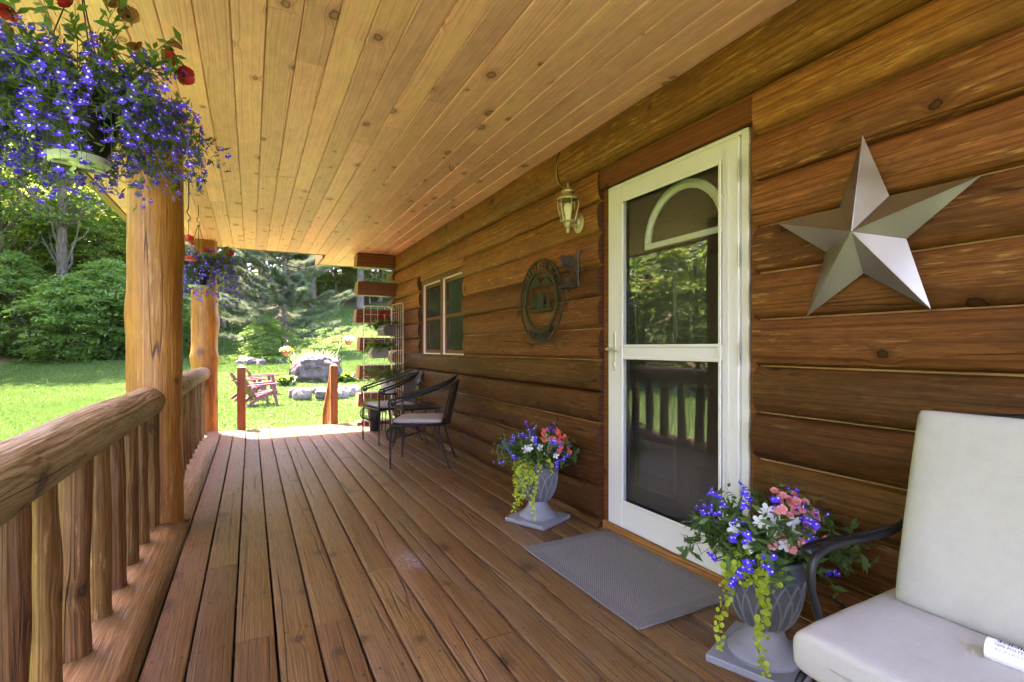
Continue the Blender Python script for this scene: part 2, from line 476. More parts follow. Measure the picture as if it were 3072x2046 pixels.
M['newel'] = wood_mat("stair_newel", (0.26, 0.105, 0.032), (0.20, 0.074, 0.021), (0.12, 0.038, 0.011), (0.05, 0.02, 0.01), 'Z', 'X', freq=80, knot_thr=0.85, rough=0.45, vary=0.1)
M['cream'] = plain_mat("cream_door_paint", (0.72, 0.705, 0.69), 0.38, 0.5, nscale=9, namt=0.02, bump=0.0)
M['white'] = plain_mat("white_trim", (0.80, 0.80, 0.77), 0.4, 0.5, nscale=12, namt=0.04, bump=0.03)
M['grille'] = plain_mat("pale_arch_trim", (0.78, 0.80, 0.76), 0.4, 0.5, nscale=10, namt=0.03, bump=0.02)
M['inner'] = plain_mat("dark_inner_door", (0.030, 0.026, 0.026), 0.42, 0.4, nscale=6, namt=0.15, bump=0.05)
M['screen'] = plain_mat("window_interior", (0.035, 0.035, 0.03), 0.7, 0.2)
M['blind'] = plain_mat("grey_window_track", (0.32, 0.34, 0.33), 0.5, 0.4)
M['glass'] = glass_mat("storm_glass", (0.90, 0.93, 0.91), 1.66)
M['wglass'] = plain_mat("dark_screened_pane", (.022, .024, .022), .22, .35, nscale=3, namt=.1, bump=0.0)
M['iron'] = plain_mat("black_wrought_iron", (0.008, 0.008, 0.009), 0.42, 0.35, nscale=90, namt=0.3, bump=0.25, bdist=0.001)
M['mat'] = None
M['nickel'] = plain_mat("brushed_nickel", (0.62, 0.61, 0.55), 0.35, 0.5, 0.6, nscale=20, namt=0.05)
M['roof'] = plain_mat("roof_shingle", (0.06, 0.055, 0.05), 0.9, 0.1)

def noise_off(seed): return seed * 17.31

# ------------------------------------------------------------------ porch deck
Z_CEIL = 2.51
deck = structure("porch_deck", "brown stained plank porch floor running along the log wall")
PITCH = 0.1437
Y_DECK0, Y_DECK1 = -1.1, 7.95
SCREW = MB()
rd = random.Random(5)
JOISTS = [Y_DECK1 - 0.06 - 0.405 * i for i in range(26)]
x0 = -0.343
bi = 0
cuts_known = {0: [1.80], 1: [0.5, 2.9], 2: [2.05, 5.6], 3: [1.0, 4.7], 4: [2.27, 6.1], 5: [1.2, 5.1], 6: [2.56, 6.6], 7: [0.8, 3.9], 8: [1.7, 5.4], 9: [2.9, 6.3], 10: [0.6, 4.3], 11: [2.1, 5.9], 12: [1.4, 4.9]}
while x0 < 1.99:
    x1 = x0 + PITCH
    cuts = cuts_known.get(bi, [rd.uniform(0.3, 1.5), rd.uniform(3.6, 5.8)])
    ys = [Y_DECK0] + [JOISTS[min(range(26), key=lambda k: abs(JOISTS[k] - c))] for c in cuts] + [Y_DECK1 + rd.uniform(-.006, .006)]
    for a, b in zip(ys[:-1], ys[1:]):
        g = 0.0032 + rd.uniform(0, 0.0022)
        w = PITCH / 2 - g
        dz = rd.uniform(-0.0018, 0.0018)
        bow = rd.uniform(-.0018, .0018)
        r = 0.004
        prof = [(-w, -.036), (w, -.036), (w, -r), (w - r * .3, -r * .3), (w - r, 0), (w * .5, .0008), (0, .001 + bow * .2), (-w * .5, .0008), (-w + r, 0), (-w + r * .3, -r * .3), (-w, -r)]
        L = b - a
        mb = MB().prism(prof, -L / 2 + .0013, L / 2 - .0013, n=max(2, int(L / 0.4)))
        V = mb.v[0]
        sd = rd.uniform(0, 100)
        V[:, 0] += [0.0022 * nz(y * 1.1, sd) for y in V[:, 1]]
        V[:, 2] += [0.0012 * nz(y * 1.7, sd, 3) for y in V[:, 1]]
        mb.build("deck_board", M['deck'], deck, ((x0 + x1) / 2, (a + b) / 2, dz), smooth=30)
        for j in JOISTS:
            if a < j < b:
                for sx in (-.04, .04):
                    jj = j
                    if abs(j - a) < .1: jj = a + .022
                    if abs(j - b) < .1: jj = b - .022
                    cx = (x0 + x1) / 2 + sx + rd.uniform(-.006, .006); cy = jj + rd.uniform(-.012, .012)
                    SCREW.lathe([(.005, 0), (.005, .0012), (.002, .0006)], 8, (cx, cy, dz + .0004))
    x0 = x1; bi += 1
M['screw'] = plain_mat("dark_deck_screw", (0.05, 0.04, 0.035), 0.5, 0.4, 0.4)
so = SCREW.build("screw_head", M['screw'], deck, smooth=0)
so["kind"] = "stuff"
jm = MB()
for j in JOISTS: jm.box((-.62, j - .019, -.28), (2.3, j + .019, -.04))
jm.box((-.64, Y_DECK0, -.30), (-.60, Y_DECK1 - .02, -.05)); jm.box((-.64, Y_DECK1 - .045, -.30), (2.3, Y_DECK1 - .008, -.038))
M['joist'] = plain_mat("joist_wood", (0.14, 0.085, 0.045), 0.8, 0.2)
jm.build("joist_frame", M['joist'], deck, smooth=0)
# edge boards under the railing, between the first deck gap and the outside
for a, b in ((-1.1, 1.1), (1.103, 4.6), (4.603, Y_DECK1)):
    MB().box((-.085, -(b - a) / 2, -.036), (.085, (b - a) / 2, 0), ch=.004).build("deck_board", M['deck'], deck, (-.433, (a + b) / 2, -.001))
    MB().box((-.055, -(b - a) / 2, -.036), (.055, (b - a) / 2, 0), ch=.004).build("deck_board", M['deck'], deck, (-.578, (a + b) / 2, -.002))

# ------------------------------------------------------------------ porch ceiling
ceil = structure("porch_ceiling", "honey pine tongue and groove porch ceiling")
CP = 0.1345
x0 = -1.15
rd = random.Random(9)
while x0 < 2.06:
    x1 = x0 + CP
    far = 9.0 if x0 > 0.98 else 8.05
    y = -1.15
    ys = [y]
    y -= rd.uniform(0, 1.2)
    while y < far:
        y += rd.choice([1.2, 1.8, 2.4, 2.4, 3.05, 3.6]) * rd.uniform(.9, 1.1)
        ys.append(min(y, far))
        if far - y < .3: ys[-1] = far; break
    for a, b in zip(ys[:-1], ys[1:]):
        w = CP / 2 - 0.0008; v = 0.0055
        prof = [(-w, .018), (-w, v), (-w + v * .9, 0), (w - v * .9, 0), (w, v), (w, .018)]
        L = b - a
        mb = MB().prism(prof, -L / 2 + .0006, L / 2 - .0006, n=1)
        mb.build("ceiling_board", M['ceil'], ceil, ((x0 + x1) / 2, (a + b) / 2, Z_CEIL + rd.uniform(-.0012, .0012)), smooth=20)
    x0 = x1
rf = MB()
rf.box((-1.20, -1.2, Z_CEIL + .022), (2.06, 8.07, Z_CEIL + .20)); rf.box((0.99, 8.071, Z_CEIL + .022), (2.06, 9.02, Z_CEIL + .20))
rf.box((2.061, -1.2, Z_CEIL - .02), (6.0, 9.02, Z_CEIL + .9))
rf.build("roof_deck", M['roof'], ceil, smooth=0)
fb = MB()
fb.box((-1.215, -1.2, Z_CEIL - .012), (-1.152, 8.09, Z_CEIL + .19))
fb.box((-1.151, 8.052, Z_CEIL - .004), (.985, 8.09, Z_CEIL + .19)); fb.box((.987, 9.003, Z_CEIL - .006), (2.1, 9.04, Z_CEIL + .19)); fb.box((.955, 8.0925, Z_CEIL - .03), (.984, 9.04, Z_CEIL + .16))
fb.build("fascia_board", M['trim'], ceil, smooth=0)

# ------------------------------------------------------------------ log house
house = thing("log_house", "log house wall of brown stained logs with a cream storm door", "house", (2.0, 2.0, -0.3))
HO = Vector((2.0, 2.0, -0.3))
def hl(p): return (p[0] - HO.x, p[1] - HO.y, p[2] - HO.z)
XS = 2.0          # seam plane of the wall
COURSE = 0.2013
SEAM0 = 1.252
DOOR = (1.505, 2.615)
WIN = (4.93, 6.46)
WINZ = (1.02, 2.00)
HOUSE_Y0, HOUSE_Y1 = -1.3, 7.72
def log_piece(y0, y1, zc, h, bulge, seed, name="log", end_lo=True, xs=XS, mat=None, x_back=.16):
    n = max(3, int((y1 - y0) / 0.09))
    ys = np.linspace(y0, y1, n + 1)
    K = 11
    V = []
    for y in ys:
        wob = 0.010 * nz(y * 0.8, seed) + 0.006 * nz(y * 2.6, seed, 5)
        top = h / 2 - .0008 + 0.0
        for k in range(K):
            t_ = -math.pi / 2 + math.pi * k / (K - 1)
            cx = max(0.0, math.cos(t_)) ** 0.55
            hew = 0.007 * nz(y * 1.6, seed + 9, t_ * 1.3) + 0.004 * nz(y * 5.0, seed + 3, t_ * 2.2)
            x = xs - (bulge + wob) * cx - hew * cx
            z = zc + top * math.sin(t_) + 0.004 * nz(y * 0.7, seed + 20) * (1 if abs(math.sin(t_)) < .99 else 0)
            V.append((x, y, z))
        V.append((xs + x_back, y, zc + top)); V.append((xs + x_back, y, zc - top))
    K2 = K + 2; F = []; mi = []
    mb = MB()
    for j in range(n):
        for i in range(K2):
            i2 = (i + 1) % K2
            F.append((j * K2 + i, j * K2 + i2, (j + 1) * K2 + i2, (j + 1) * K2 + i))
    mb.add(V, F, 0)
    mb.add([V[i] for i in range(K2)], [tuple(range(K2))[::-1]], 1)
    mb.add([V[n * K2 + i] for i in range(K2)], [tuple(range(K2))], 1)
    c = ((xs), (y0 + y1) / 2, zc)
    o = mb.build(name, [mat or M['log'], M['log_end']], None, origin=c, smooth=50)
    o.parent = house; o.location = hl(c)
    return o
CK = MB()
rd = random.Random(21)
seams = [SEAM0 - COURSE * k for k in range(8, -7, -1)]      # bottom to top
for ci in range(len(seams) - 1):
    zb, zt = seams[ci], seams[ci + 1]
    zc = (zb + zt) / 2; h = zt - zb
    spans = [(HOUSE_Y0, HOUSE_Y1)]
    def cut(spans, a, b):
        r = []
        for p, q in spans:
            if b <= p or a >= q: r.append((p, q)); continue
            if p < a: r.append((p, a))
            if q > b: r.append((b, q))
        return r
    top = ci == len(seams) - 2
    if not top: spans = cut(spans, *DOOR)
    if zt > WINZ[0] + .06 and zb < WINZ[1] - .04: spans = cut(spans, *WIN)
    if top: joints = [0.85 - .4, 3.05]
    elif ci == len(seams) - 3: joints = [0.60]
    elif ci == 2: joints = [3.74]
    elif ci == 3: joints = []
    elif ci == 5: joints = [6.28]
    else: joints = []
    for jn in joints:
        r = []
        for p, q in spans:
            if p < jn < q: r += [(p, jn - .0015), (jn + .0015, q)]
            else: r.append((p, q))
        spans = r
    for p, q in spans:
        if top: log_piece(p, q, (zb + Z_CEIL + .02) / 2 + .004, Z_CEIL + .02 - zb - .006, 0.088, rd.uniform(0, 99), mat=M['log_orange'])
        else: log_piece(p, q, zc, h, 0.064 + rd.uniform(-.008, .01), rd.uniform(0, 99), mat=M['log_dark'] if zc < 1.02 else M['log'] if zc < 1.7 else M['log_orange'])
        ph = rd.uniform(0, 99)
        if rd.random() < .93:
            n = max(2, int((q - p) / .15))
            CK.tube([(XS - .014 - .004 * nz(y, ph), y, zb + .003 * nz(y * 1.3, ph)) for y in np.linspace(p + .01, q - .01, n)], [.0065 + .004 * nz(k * .3, ph, 2) for k in range(n)], 6, cap=False)
for jy, zb, zt, s_ in ((0.45, seams[-2], Z_CEIL - .03, 1), (3.05, seams[-2], Z_CEIL - .02, 1), (.60, seams[-3], seams[-2], 1), (3.74, seams[2], seams[3], 1), (6.28, seams[5], seams[6], 1)):
    b_ = .09 if zb > 2.2 else .068
    CK.tube([(XS - .004 - b_ * max(0, math.cos(t_)) ** .55, jy + .006 * math.sin(t_ * 2 + jy), (zb + zt) / 2 + (zt - zb) * .49 * math.sin(t_)) for t_ in np.linspace(-1.5, 1.5, 12)], .0042, 6)
o = CK.build("caulk_line", M['caulk'], None, smooth=60); o.parent = house; o.location = hl((0, 0, 0))
# backing wall behind the logs so that no light leaks through
bw = MB(); bw.box((XS + .165, HOUSE_Y0, -.35), (XS + .20, DOOR[0] - .02, Z_CEIL)); bw.box((XS + .165, DOOR[1] + .02, -.35), (XS + .20, WIN[0], Z_CEIL)); bw.box((XS + .165, WIN[1], -.35), (XS + .20, HOUSE_Y1, Z_CEIL))
bw.box((XS + .165, WIN[0], -.35), (XS + .20, WIN[1], WINZ[0])); bw.box((XS + .165, WIN[0], WINZ[1]), (XS + .20, WIN[1], Z_CEIL)); bw.box((XS + .165, DOOR[0] - .02, 2.13), (XS + .20, DOOR[1] + .02, Z_CEIL))
bw.box((XS + .165, DOOR[0] - .02, -.35), (XS + .2, DOOR[1] + .02, .03))
o = bw.build("wall_core", M['joist'], None, smooth=0); o.parent = house; o.location = hl((0, 0, 0))
# corner: end wall logs that run through the corner and stick out over the porch
rd = random.Random(4)
for k, zc in enumerate((2.405, 1.995, 1.59, 1.18, 0.775, 0.37, -0.04)):
    xe = 1.385 + rd.uniform(-.03, .03)
    hh = .196; y0, y1 = 7.60 + rd.uniform(-.012, .012), 7.84
    n = 8; mb = MB()
    prof = [(y0, zc - hh / 2 + .01), (y0 - .004, zc), (y0, zc + hh / 2 - .01), (y0 + .012, zc + hh / 2), (y1 - .05, zc + hh / 2), (y1, zc + hh * .3), (y1 + .015, zc), (y1, zc - hh * .3), (y1 - .05, zc - hh / 2), (y0 + .012, zc - hh / 2)]
    V = []
    xs_ = np.linspace(xe, 2.7, n + 1); sd = k * 7.7
    for i, x in enumerate(xs_):
        for p, q in prof: V.append((x + (0.0 if i else .012 * (q - zc) / hh), p + .006 * nz(x * 3, sd), q + .006 * nz(x * 2.5, sd, 4)))
    m_ = len(prof); F = [(j * m_ + i, j * m_ + (i + 1) % m_, (j + 1) * m_ + (i + 1) % m_, (j + 1) * m_ + i) for j in range(n) for i in range(m_)]
    mb.add(V, F, 0); mb.add(V[:m_], [tuple(range(m_))[::-1]], 1); mb.add(V[-m_:], [tuple(range(m_))], 1)
    c = (1.7, 7.7, zc)
    o = mb.build("corner_log", [M['corner'], M['end_grain']], None, origin=c, smooth=40); o.parent = house; o.location = hl(c)
    # front wall log ends seen past the corner
    zc2 = zc - .2
    if zc2 > 0:
        r = .098; mb = MB()
        mb.tube([(2.0, 7.70, zc2), (2.0, 8.02, zc2), (2.0, 8.05, zc2)], [r, r * .96, r * .85], 14)
        c = (2.0, 7.85, zc2)
        o = mb.build("log", M['log'], None, origin=c, smooth=50); o.parent = house; o.location = hl(c)
# header over the door, side casing, threshold
def hpart(mb, name, mat, c, parent=None, smooth=30):
    o = mb.build(name, mat, None, origin=c, smooth=smooth)
    o.parent = parent or house
    pl = Vector(hl(c))
    if parent is not None: pl = Vector(c) - Vector(parent['_w'])
    o.location = pl
    return o
hpart(MB().box((1.958, 1.50, 2.122), (2.1, 2.635, 2.247), ch=.003), "door_header", M['trim'], (2.0, 2.05, 2.18))
hpart(MB().box((1.982, 2.560, .012), (2.12, 2.612, 2.120), ch=.002), "door_casing", M['trim'], (2.0, 2.58, 1.06))
hpart(MB().box((1.984, 1.507, .012), (2.12, 1.550, 2.120), ch=.002), "door_casing", M['trim'], (2.0, 1.53, 1.06))
hpart(MB().box((1.962, 1.512, .003), (2.12, 2.60, .052), ch=.004), "threshold", M['sill'], (2.0, 2.05, .03))

# storm door --------------------------------------------------------------
door = bpy.data.objects.new("storm_door", None); COL.objects.link(door); door.parent = house; door.location = hl((1.98, 2.05, .05)); door['_w'] = (1.98, 2.05, .05)
door["label"] = "cream full view storm door with two glass panes and nickel lever"
def frame_ring(y0, y1, z0, z1, iy0, iy1, iz0, iz1, xf, xb, ch=.003):
    mb = MB()
    mb.box((xf, y0, z0), (xb, iy0, z1), ch=ch); mb.box((xf, iy1, z0), (xb, y1, z1), ch=ch)
    mb.box((xf, iy0 + .0004, z0), (xb, iy1 - .0004, iz0), ch=ch); mb.box((xf, iy0 + .0004, iz1), (xb, iy1 - .0004, z1), ch=ch)
    return mb
hpart(frame_ring(1.553, 2.557, .055, 2.116, 1.592, 2.536, .0552, 2.094, 1.976, 2.08), "door_frame", M['cream'], (1.98, 2.05, 1.0), door)
leaf = frame_ring(1.596, 2.532, .060, 2.090, 1.690, 2.415, .212, 2.006, 1.966, 2.004, .004)
leaf.box((1.968, 1.6905, 1.070), (2.003, 2.4145, 1.140), ch=.004)
hpart(leaf, "door_leaf", M['cream'], (1.98, 2.05, 1.0), door)
md = frame_ring(1.688, 2.417, .210, 2.008, 1.706, 2.399, .228, 1.990, 1.958, 1.9655, .003)
md.box((1.959, 1.7065, 1.062), (1.9668, 2.3985, 1.078), ch=.002); md.box((1.959, 1.7065, 1.132), (1.9668, 2.3985, 1.148), ch=.002)
md.box((1.961, 1.650, .10), (1.9655, 1.656, 2.05)); md.box((1.961, 1.664, .10), (1.9655, 1.668, 2.05))
hpart(md, "moulding", M['cream'], (1.98, 2.05, 1.0), door)
for z0, z1 in ((.213, 1.069), (1.141, 2.005)):
    hpart(MB().box((1.984, 1.691, z0), (1.988, 2.414, z1)), "glass_pane", M['glass'], (1.986, 2.05, (z0 + z1) / 2), door, 0)
for z in (.35, 1.1, 1.55, 1.93):
    hpart(MB().tube([(1.964, 1.594, z - .05), (1.964, 1.594, z + .05)], .006, 8), "hinge", M['nickel'], (1.964, 1.594, z), door)
hd = MB()
hd.box((1.961, 2.468, .99), (1.966, 2.496, 1.22), ch=.002)
hd.tube(smooth_path([(1.962, 2.484, 1.118), (1.925, 2.486, 1.120), (1.912, 2.470, 1.123), (1.914, 2.425, 1.118), (1.918, 2.392, 1.110)]), [.010] * 12 + [.008] * 13, 8)
hd.tube([(1.962, 2.486, 1.118), (1.935, 2.53, 1.122)], .008, 8)
hd.lathe([(.012, 0), (.012, .006), (.006, .009)], 12); hd.v[-1] = np.array([(1.961 - p[2], 2.482 + p[0], 1.03 + p[1]) for p in hd.v[-1]])
hpart(hd, "handle", M['nickel'], (1.95, 2.48, 1.1), door)
# inner door behind the glass
inn = MB()
inn.box((2.085, 1.56, .055), (2.125, 2.56, 2.118))
def panel(y0, y1, z0, z1):
    inn.add([(2.0845, y0, z0), (2.0845, y1, z0), (2.0845, y1, z1), (2.0845, y0, z1), (2.073, y0 + .018, z0 + .018), (2.073, y1 - .018, z0 + .018), (2.073, y1 - .018, z1 - .018), (2.073, y0 + .018, z1 - .018),
             (2.080, y0 + .035, z0 + .035), (2.080, y1 - .035, z0 + .035), (2.080, y1 - .035, z1 - .035), (2.080, y0 + .035, z1 - .035)],
            [(0, 1, 5, 4), (1, 2, 6, 5), (2, 3, 7, 6), (3, 0, 4, 7), (4, 5, 9, 8), (5, 6, 10, 9), (6, 7, 11, 10), (7, 4, 8, 11), (8, 9, 10, 11)])
panel(1.66, 2.0, .28, .92); panel(2.09, 2.43, .28, .92); panel(1.66, 2.0, 1.05, 1.62); panel(2.09, 2.43, 1.05, 1.62)
hpart(inn, "inner_door", M['inner'], (2.1, 2.05, 1.0), door)
ar = MB()
cy, cz, R0, R1 = 2.03, 1.732, .294, .248
arc = [(math.cos(t_), math.sin(t_)) for t_ in np.linspace(0, math.pi, 25)]
V = []; F = []
for c_, s_ in arc:
    for r_, x_ in ((R1, 2.072), (R1, 2.060), ((R0 + R1) / 2, 2.052), (R0, 2.060), (R0, 2.072)):
        V.append((x_, cy + r_ * c_, cz + r_ * s_))
for i in range(24):
    for k in range(4): F.append((i * 5 + k, i * 5 + k + 1, (i + 1) * 5 + k + 1, (i + 1) * 5 + k))
ar.add(V, F); ar.box((2.058, cy - R0, cz - .032), (2.072, cy + R0, cz), ch=.004)
hpart(ar, "arch_trim", M['grille'], (2.06, cy, cz), door)
ag = MB(); ag.poly([(2.0835, cy + R1 * c_, cz + R1 * s_) for c_, s_ in arc])
M['dark_glass'] = plain_mat("dark_arch_glass", (0.02, 0.02, 0.02), 0.08, 0.5, bump=0.0)
hpart(ag, "arch_pane", M['dark_glass'], (2.083, cy, cz), door, 0)

# window -------------------------------------------------------------------
win = bpy.data.objects.new("window", None); COL.objects.link(win); win.parent = house; win.location = hl((2.0, 5.69, 1.03)); win['_w'] = (2.0, 5.69, 1.03)
win["label"] = "brown cased double window with white sash edges"
wy0, wy1, wz0, wz1 = 4.93, 6.46, 1.00, 2.055
hpart(frame_ring(wy0 + .002, wy1 - .002, wz0, wz1 - .07, wy0 + .055, wy1 - .05, wz0 + .05, wz1 - .12, 1.978, 2.1), "window_casing", M['trim'], (2.0, 5.69, 1.5), win)
hpart(MB().box((1.962, wy0 + .004, wz1 - .069), (2.1, wy1 - .004, wz1 + .06), ch=.003), "window_header", M['sill'], (2.0, 5.69, 2.05), win)
mid = (wy0 + wy1) / 2 + .0
hpart(MB().box((1.980, mid - .032, wz0 + .0505), (2.09, mid + .032, wz1 - .1205), ch=.002), "mullion", M['trim'], (2.0, mid, 1.5), win)
for a, b in ((wy0 + .056, mid - .033), (mid + .033, wy1 - .051)):
    hpart(frame_ring(a, b, wz0 + .051, wz1 - .121, a + .014, b - .014, wz0 + .065, wz1 - .135, 1.990, 2.03, .001), "sash_edge", M['white'], (2.0, (a + b) / 2, 1.5), win)
    fr = frame_ring(a + .015, b - .015, wz0 + .066, wz1 - .136, a + .05, b - .05, wz0 + .105, wz1 - .17, 2.012, 2.05, .001)
    fr.box((2.014, a + .051, 1.47), (2.049, b - .051, 1.51))
    hpart(fr, "sash", M['trim'], (2.0, (a + b) / 2, 1.5), win)
    hpart(MB().box((2.028, a + .0505, wz0 + .106), (2.032, b - .0505, wz1 - .171)), "glass_pane", M['wglass'], (2.03, (a + b) / 2, 1.5), win, 0)
    for q in (.07, .088, .108):
        for ya in (a + q, b - q - .006): hpart(MB().box((2.055, ya, wz0 + .1), (2.06, ya + .006, wz1 - .2)), "track", M['blind'], (2.057, ya, 1.5), win, 0)
hpart(MB().box((2.10, wy0 - .1, wz0 - .05), (2.16, wy1 + .1, wz1 + .02)), "window_back", M['screen'], (2.1, 5.69, 1.5), win, 0)

# ------------------------------------------------------------------ posts and railings
def log_post(name, cx, cy, z0, z1, r, seed, label, knobs=()):
    n = 46; K = 28; V = []
    for j in range(n + 1):
        z = z0 + (z1 - z0) * j / n
        for k in range(K):
            t_ = 2 * math.pi * k / K
            c_, s_ = math.cos(t_), math.sin(t_)
            rr = r * (1 + .06 * nz(c_ * .9 + seed, s_ * .9, z * .7) + .035 * nz(c_ * 1.6 + seed, s_ * 1.6, z * 2.3))
            for kz, kt, ka, kw in knobs:
                dt = (t_ - kt + math.pi) % (2 * math.pi) - math.pi
                rr += ka * math.exp(-((z - kz) / kw) ** 2 - (dt / .6) ** 2)
            ax = .018 * nz(seed, z * .8); ay = .018 * nz(seed + 5, z * .8)
            V.append((rr * c_ + ax, rr * s_ + ay, z))
    F = [(j * K + i, j * K + (i + 1) % K, (j + 1) * K + (i + 1) % K, (j + 1) * K + i) for j in range(n) for i in range(K)]
    F += [tuple(range(K))[::-1], tuple(n * K + i for i in range(K))]
    o = MB().add(V, F).build(name, M['post'], None, (cx, cy, 0), smooth=50)
    return tag(o, label, "post", "peeled log porch posts")
log_post("porch_post", -.53, 3.87, -.35, Z_CEIL + .004, .147, 3.3, "thick peeled log porch post nearest the camera, beside the big hanging basket",
         [(1.35, 3.4, .012, .1), (.72, 5.6, .015, .06), (.35, 5.9, .02, .05), (1.75, 0.2, .008, .12)])
log_post("porch_post", -.53, 7.73, -.35, Z_CEIL + .004, .15, 8.1, "far peeled log porch post at the end of the deck behind the small basket",
         [(1.0, 3.9, .035, .09), (.98, 5.8, .03, .07), (1.45, 0.0, .02, .1)])

def rail_log(y0, y1, zc, r, seed, cx=-.55):
    n = int((y1 - y0) / .05); K = 26; V = []
    for j in range(n + 1):
        y = y0 + (y1 - y0) * j / n
        e = 1.0
        if j == 0 or j == n: e = .86
        for k in range(K):
            t_ = 2 * math.pi * k / K; c_, s_ = math.cos(t_), math.sin(t_)
            rr = r * e * (1 + .08 * nz(c_ * .8, s_ * .8 + seed, y * .9) + .05 * nz(c_ * 1.8, s_ * 1.8 + seed, y * 2.4) + .02 * nz(c_ * 4, s_ * 4 + seed, y * 6))
            # hewn flat step on the lower inner flank
            if s_ < -.15 and c_ > 0: rr *= .93 + .05 * nz(y * 2.0, seed, 9)
            V.append((cx + rr * c_ + .014 * nz(y * .7, seed), y, zc + rr * .98 * s_ + .012 * nz(y * .6, seed, 7)))
    F = [(j * K + i, j * K + (i + 1) % K, (j + 1) * K + (i + 1) % K, (j + 1) * K + i) for j in range(n) for i in range(K)]
    F += [tuple(range(K))[::-1], tuple(n * K + i for i in range(K))]
    return MB().add(V, F)
def railing(y0, y1, seed, label, spacing, first, taper):
    t_ = thing("log_railing", label, "railing", (-.55, (y0 + y1) / 2, 0), group="log railings between the posts")
    B = Vector(t_.location)
    def put(mb, name, mat, c, smooth=50):
        o = mb.build(name, mat, None, origin=c, smooth=smooth); o.parent = t_; o.location = Vector(c) - B; return o
    put(rail_log(y0, y1, .80, .093, seed), "top_rail", M['rail'], (-.55, (y0 + y1) / 2, .8))
    # bottom rail: half log, flat on top, wavy rounded flank
    n = int((y1 - y0) / .06); V = []
    for j in range(n + 1):
        y = y0 + (y1 - y0) * j / n
        ex = (-.397 - .054 * (max(y, 1.7) - 2.13) if taper else -.44) + .016 * nz(y * 1.9, seed, 2) + .012 * nz(y * 4.4, seed, 3)
        if j == n: ex -= .0
        f = -.352 + .010 * nz(y * 1.1, seed, 8)
        top = .062 + .003 * nz(y * 2, seed)
        V += [(-.66, y, .004), (-.665, y, top), (-.56, y, top + .002), (ex, y, top), (ex + (f - ex) * .35, y, top * .92), (ex + (f - ex) * .72, y, top * .62), (f, y, top * .2), (f, y, .004)]
    K = 8
    F = [(j * K + i, j * K + (i + 1) % K, (j + 1) * K + (i + 1) % K, (j + 1) * K + i) for j in range(n) for i in range(K)]
    F += [tuple(range(K))[::-1], tuple(n * K + i for i in range(K))]
    put(MB().add(V, F), "bottom_rail", M['sill_log'], (-.5, (y0 + y1) / 2, .05), 40)
    y = first; i = 0; r_ = random.Random(int(seed * 10))
    while y < y1 - .05:
        if y > y0 + .03:
            rr = r_.uniform(.045, .056); n = 20; K = 14; V = []; sd = seed + i * 3.7
            fx, fy = r_.uniform(-.01, .01), r_.uniform(-.012, .012)
            for j in range(n + 1):
                q = j / n; z = .058 + (.755 - .058) * q
                for k in range(K):
                    a = 2 * math.pi * k / K; c_, s_ = math.cos(a), math.sin(a)
                    r1 = rr * (1 + .16 * nz(c_ * .9 + sd, s_ * .9, z * 2.2) + .08 * nz(c_ * 2 + sd, s_ * 2, z * 5)) * (1.08 - .14 * q)
                    V.append((-.55 + r1 * c_ + .014 * nz(sd, z * 2) + fx * q, y + r1 * s_ + .014 * nz(sd + 7, z * 2) + fy * q, z))
            F = [(j * K + u, j * K + (u + 1) % K, (j + 1) * K + (u + 1) % K, (j + 1) * K + u) for j in range(n) for u in range(K)]
            F += [tuple(range(K))[::-1], tuple(n * K + u for u in range(K))]
            put(MB().add(V, F), "baluster", M['baluster'], (-.55, y, .42))
        y += spacing * r_.uniform(.96, 1.04); i += 1
railing(-1.0, 3.80, 2.2, "log railing in the foreground running from the left edge to the near post", .283, 2.245 - .283 * 11, True)
railing(3.95, 7.66, 6.4, "far log railing between the two porch posts", .27, 4.18, False)

# ------------------------------------------------------------------ ground
_RD = np.array([0, 13, 16, 18, 20, 23, 26, 30, 36, 45, 60, 90, 300.0])
_RH = np.array([0, 0, .13, .28, .55, .88, 1.2, 1.9, 3.3, 5.8, 9.5, 15, 30.0])
def gz(x, y):
    x = np.asarray(x, float); y = np.asarray(y, float)
    d = .4548 * x + .8906 * y
    h = -.37 + (np.interp(d - .8, _RD, _RH) + np.interp(d, _RD, _RH) + np.interp(d + .8, _RD, _RH)) / 3
    h = h + .13 * np.maximum(0, -8.5 - x) + .02 * np.sin(x * .9 + 1) * np.sin(y * .7)
    return h
def ray(px, d):
    a = (px - 1536) / 1536.0
    return (d * (math.sin(YAW) + math.cos(YAW) * a), d * (math.cos(YAW) - math.sin(YAW) * a))
def gp(px, d):
    x, y = ray(px, d); return (x, y, float(gz(x, y)))
def forest_mask(x, y):
    d = .4548 * x + .8906 * y
    edge_left = np.clip((-8.6 - x) / 1.2, 0, 1)
    px = (np.cos(YAW) * x - np.sin(YAW) * y) / np.maximum(d, .1)
    e1 = np.clip((d - 22.6) / 1.0, 0, 1) * np.clip((-.645 - px) / .02, 0, 1)
    e2 = np.clip((d - 40) / 3.0, 0, 1)
    return np.maximum(np.maximum(edge_left, e1), e2)

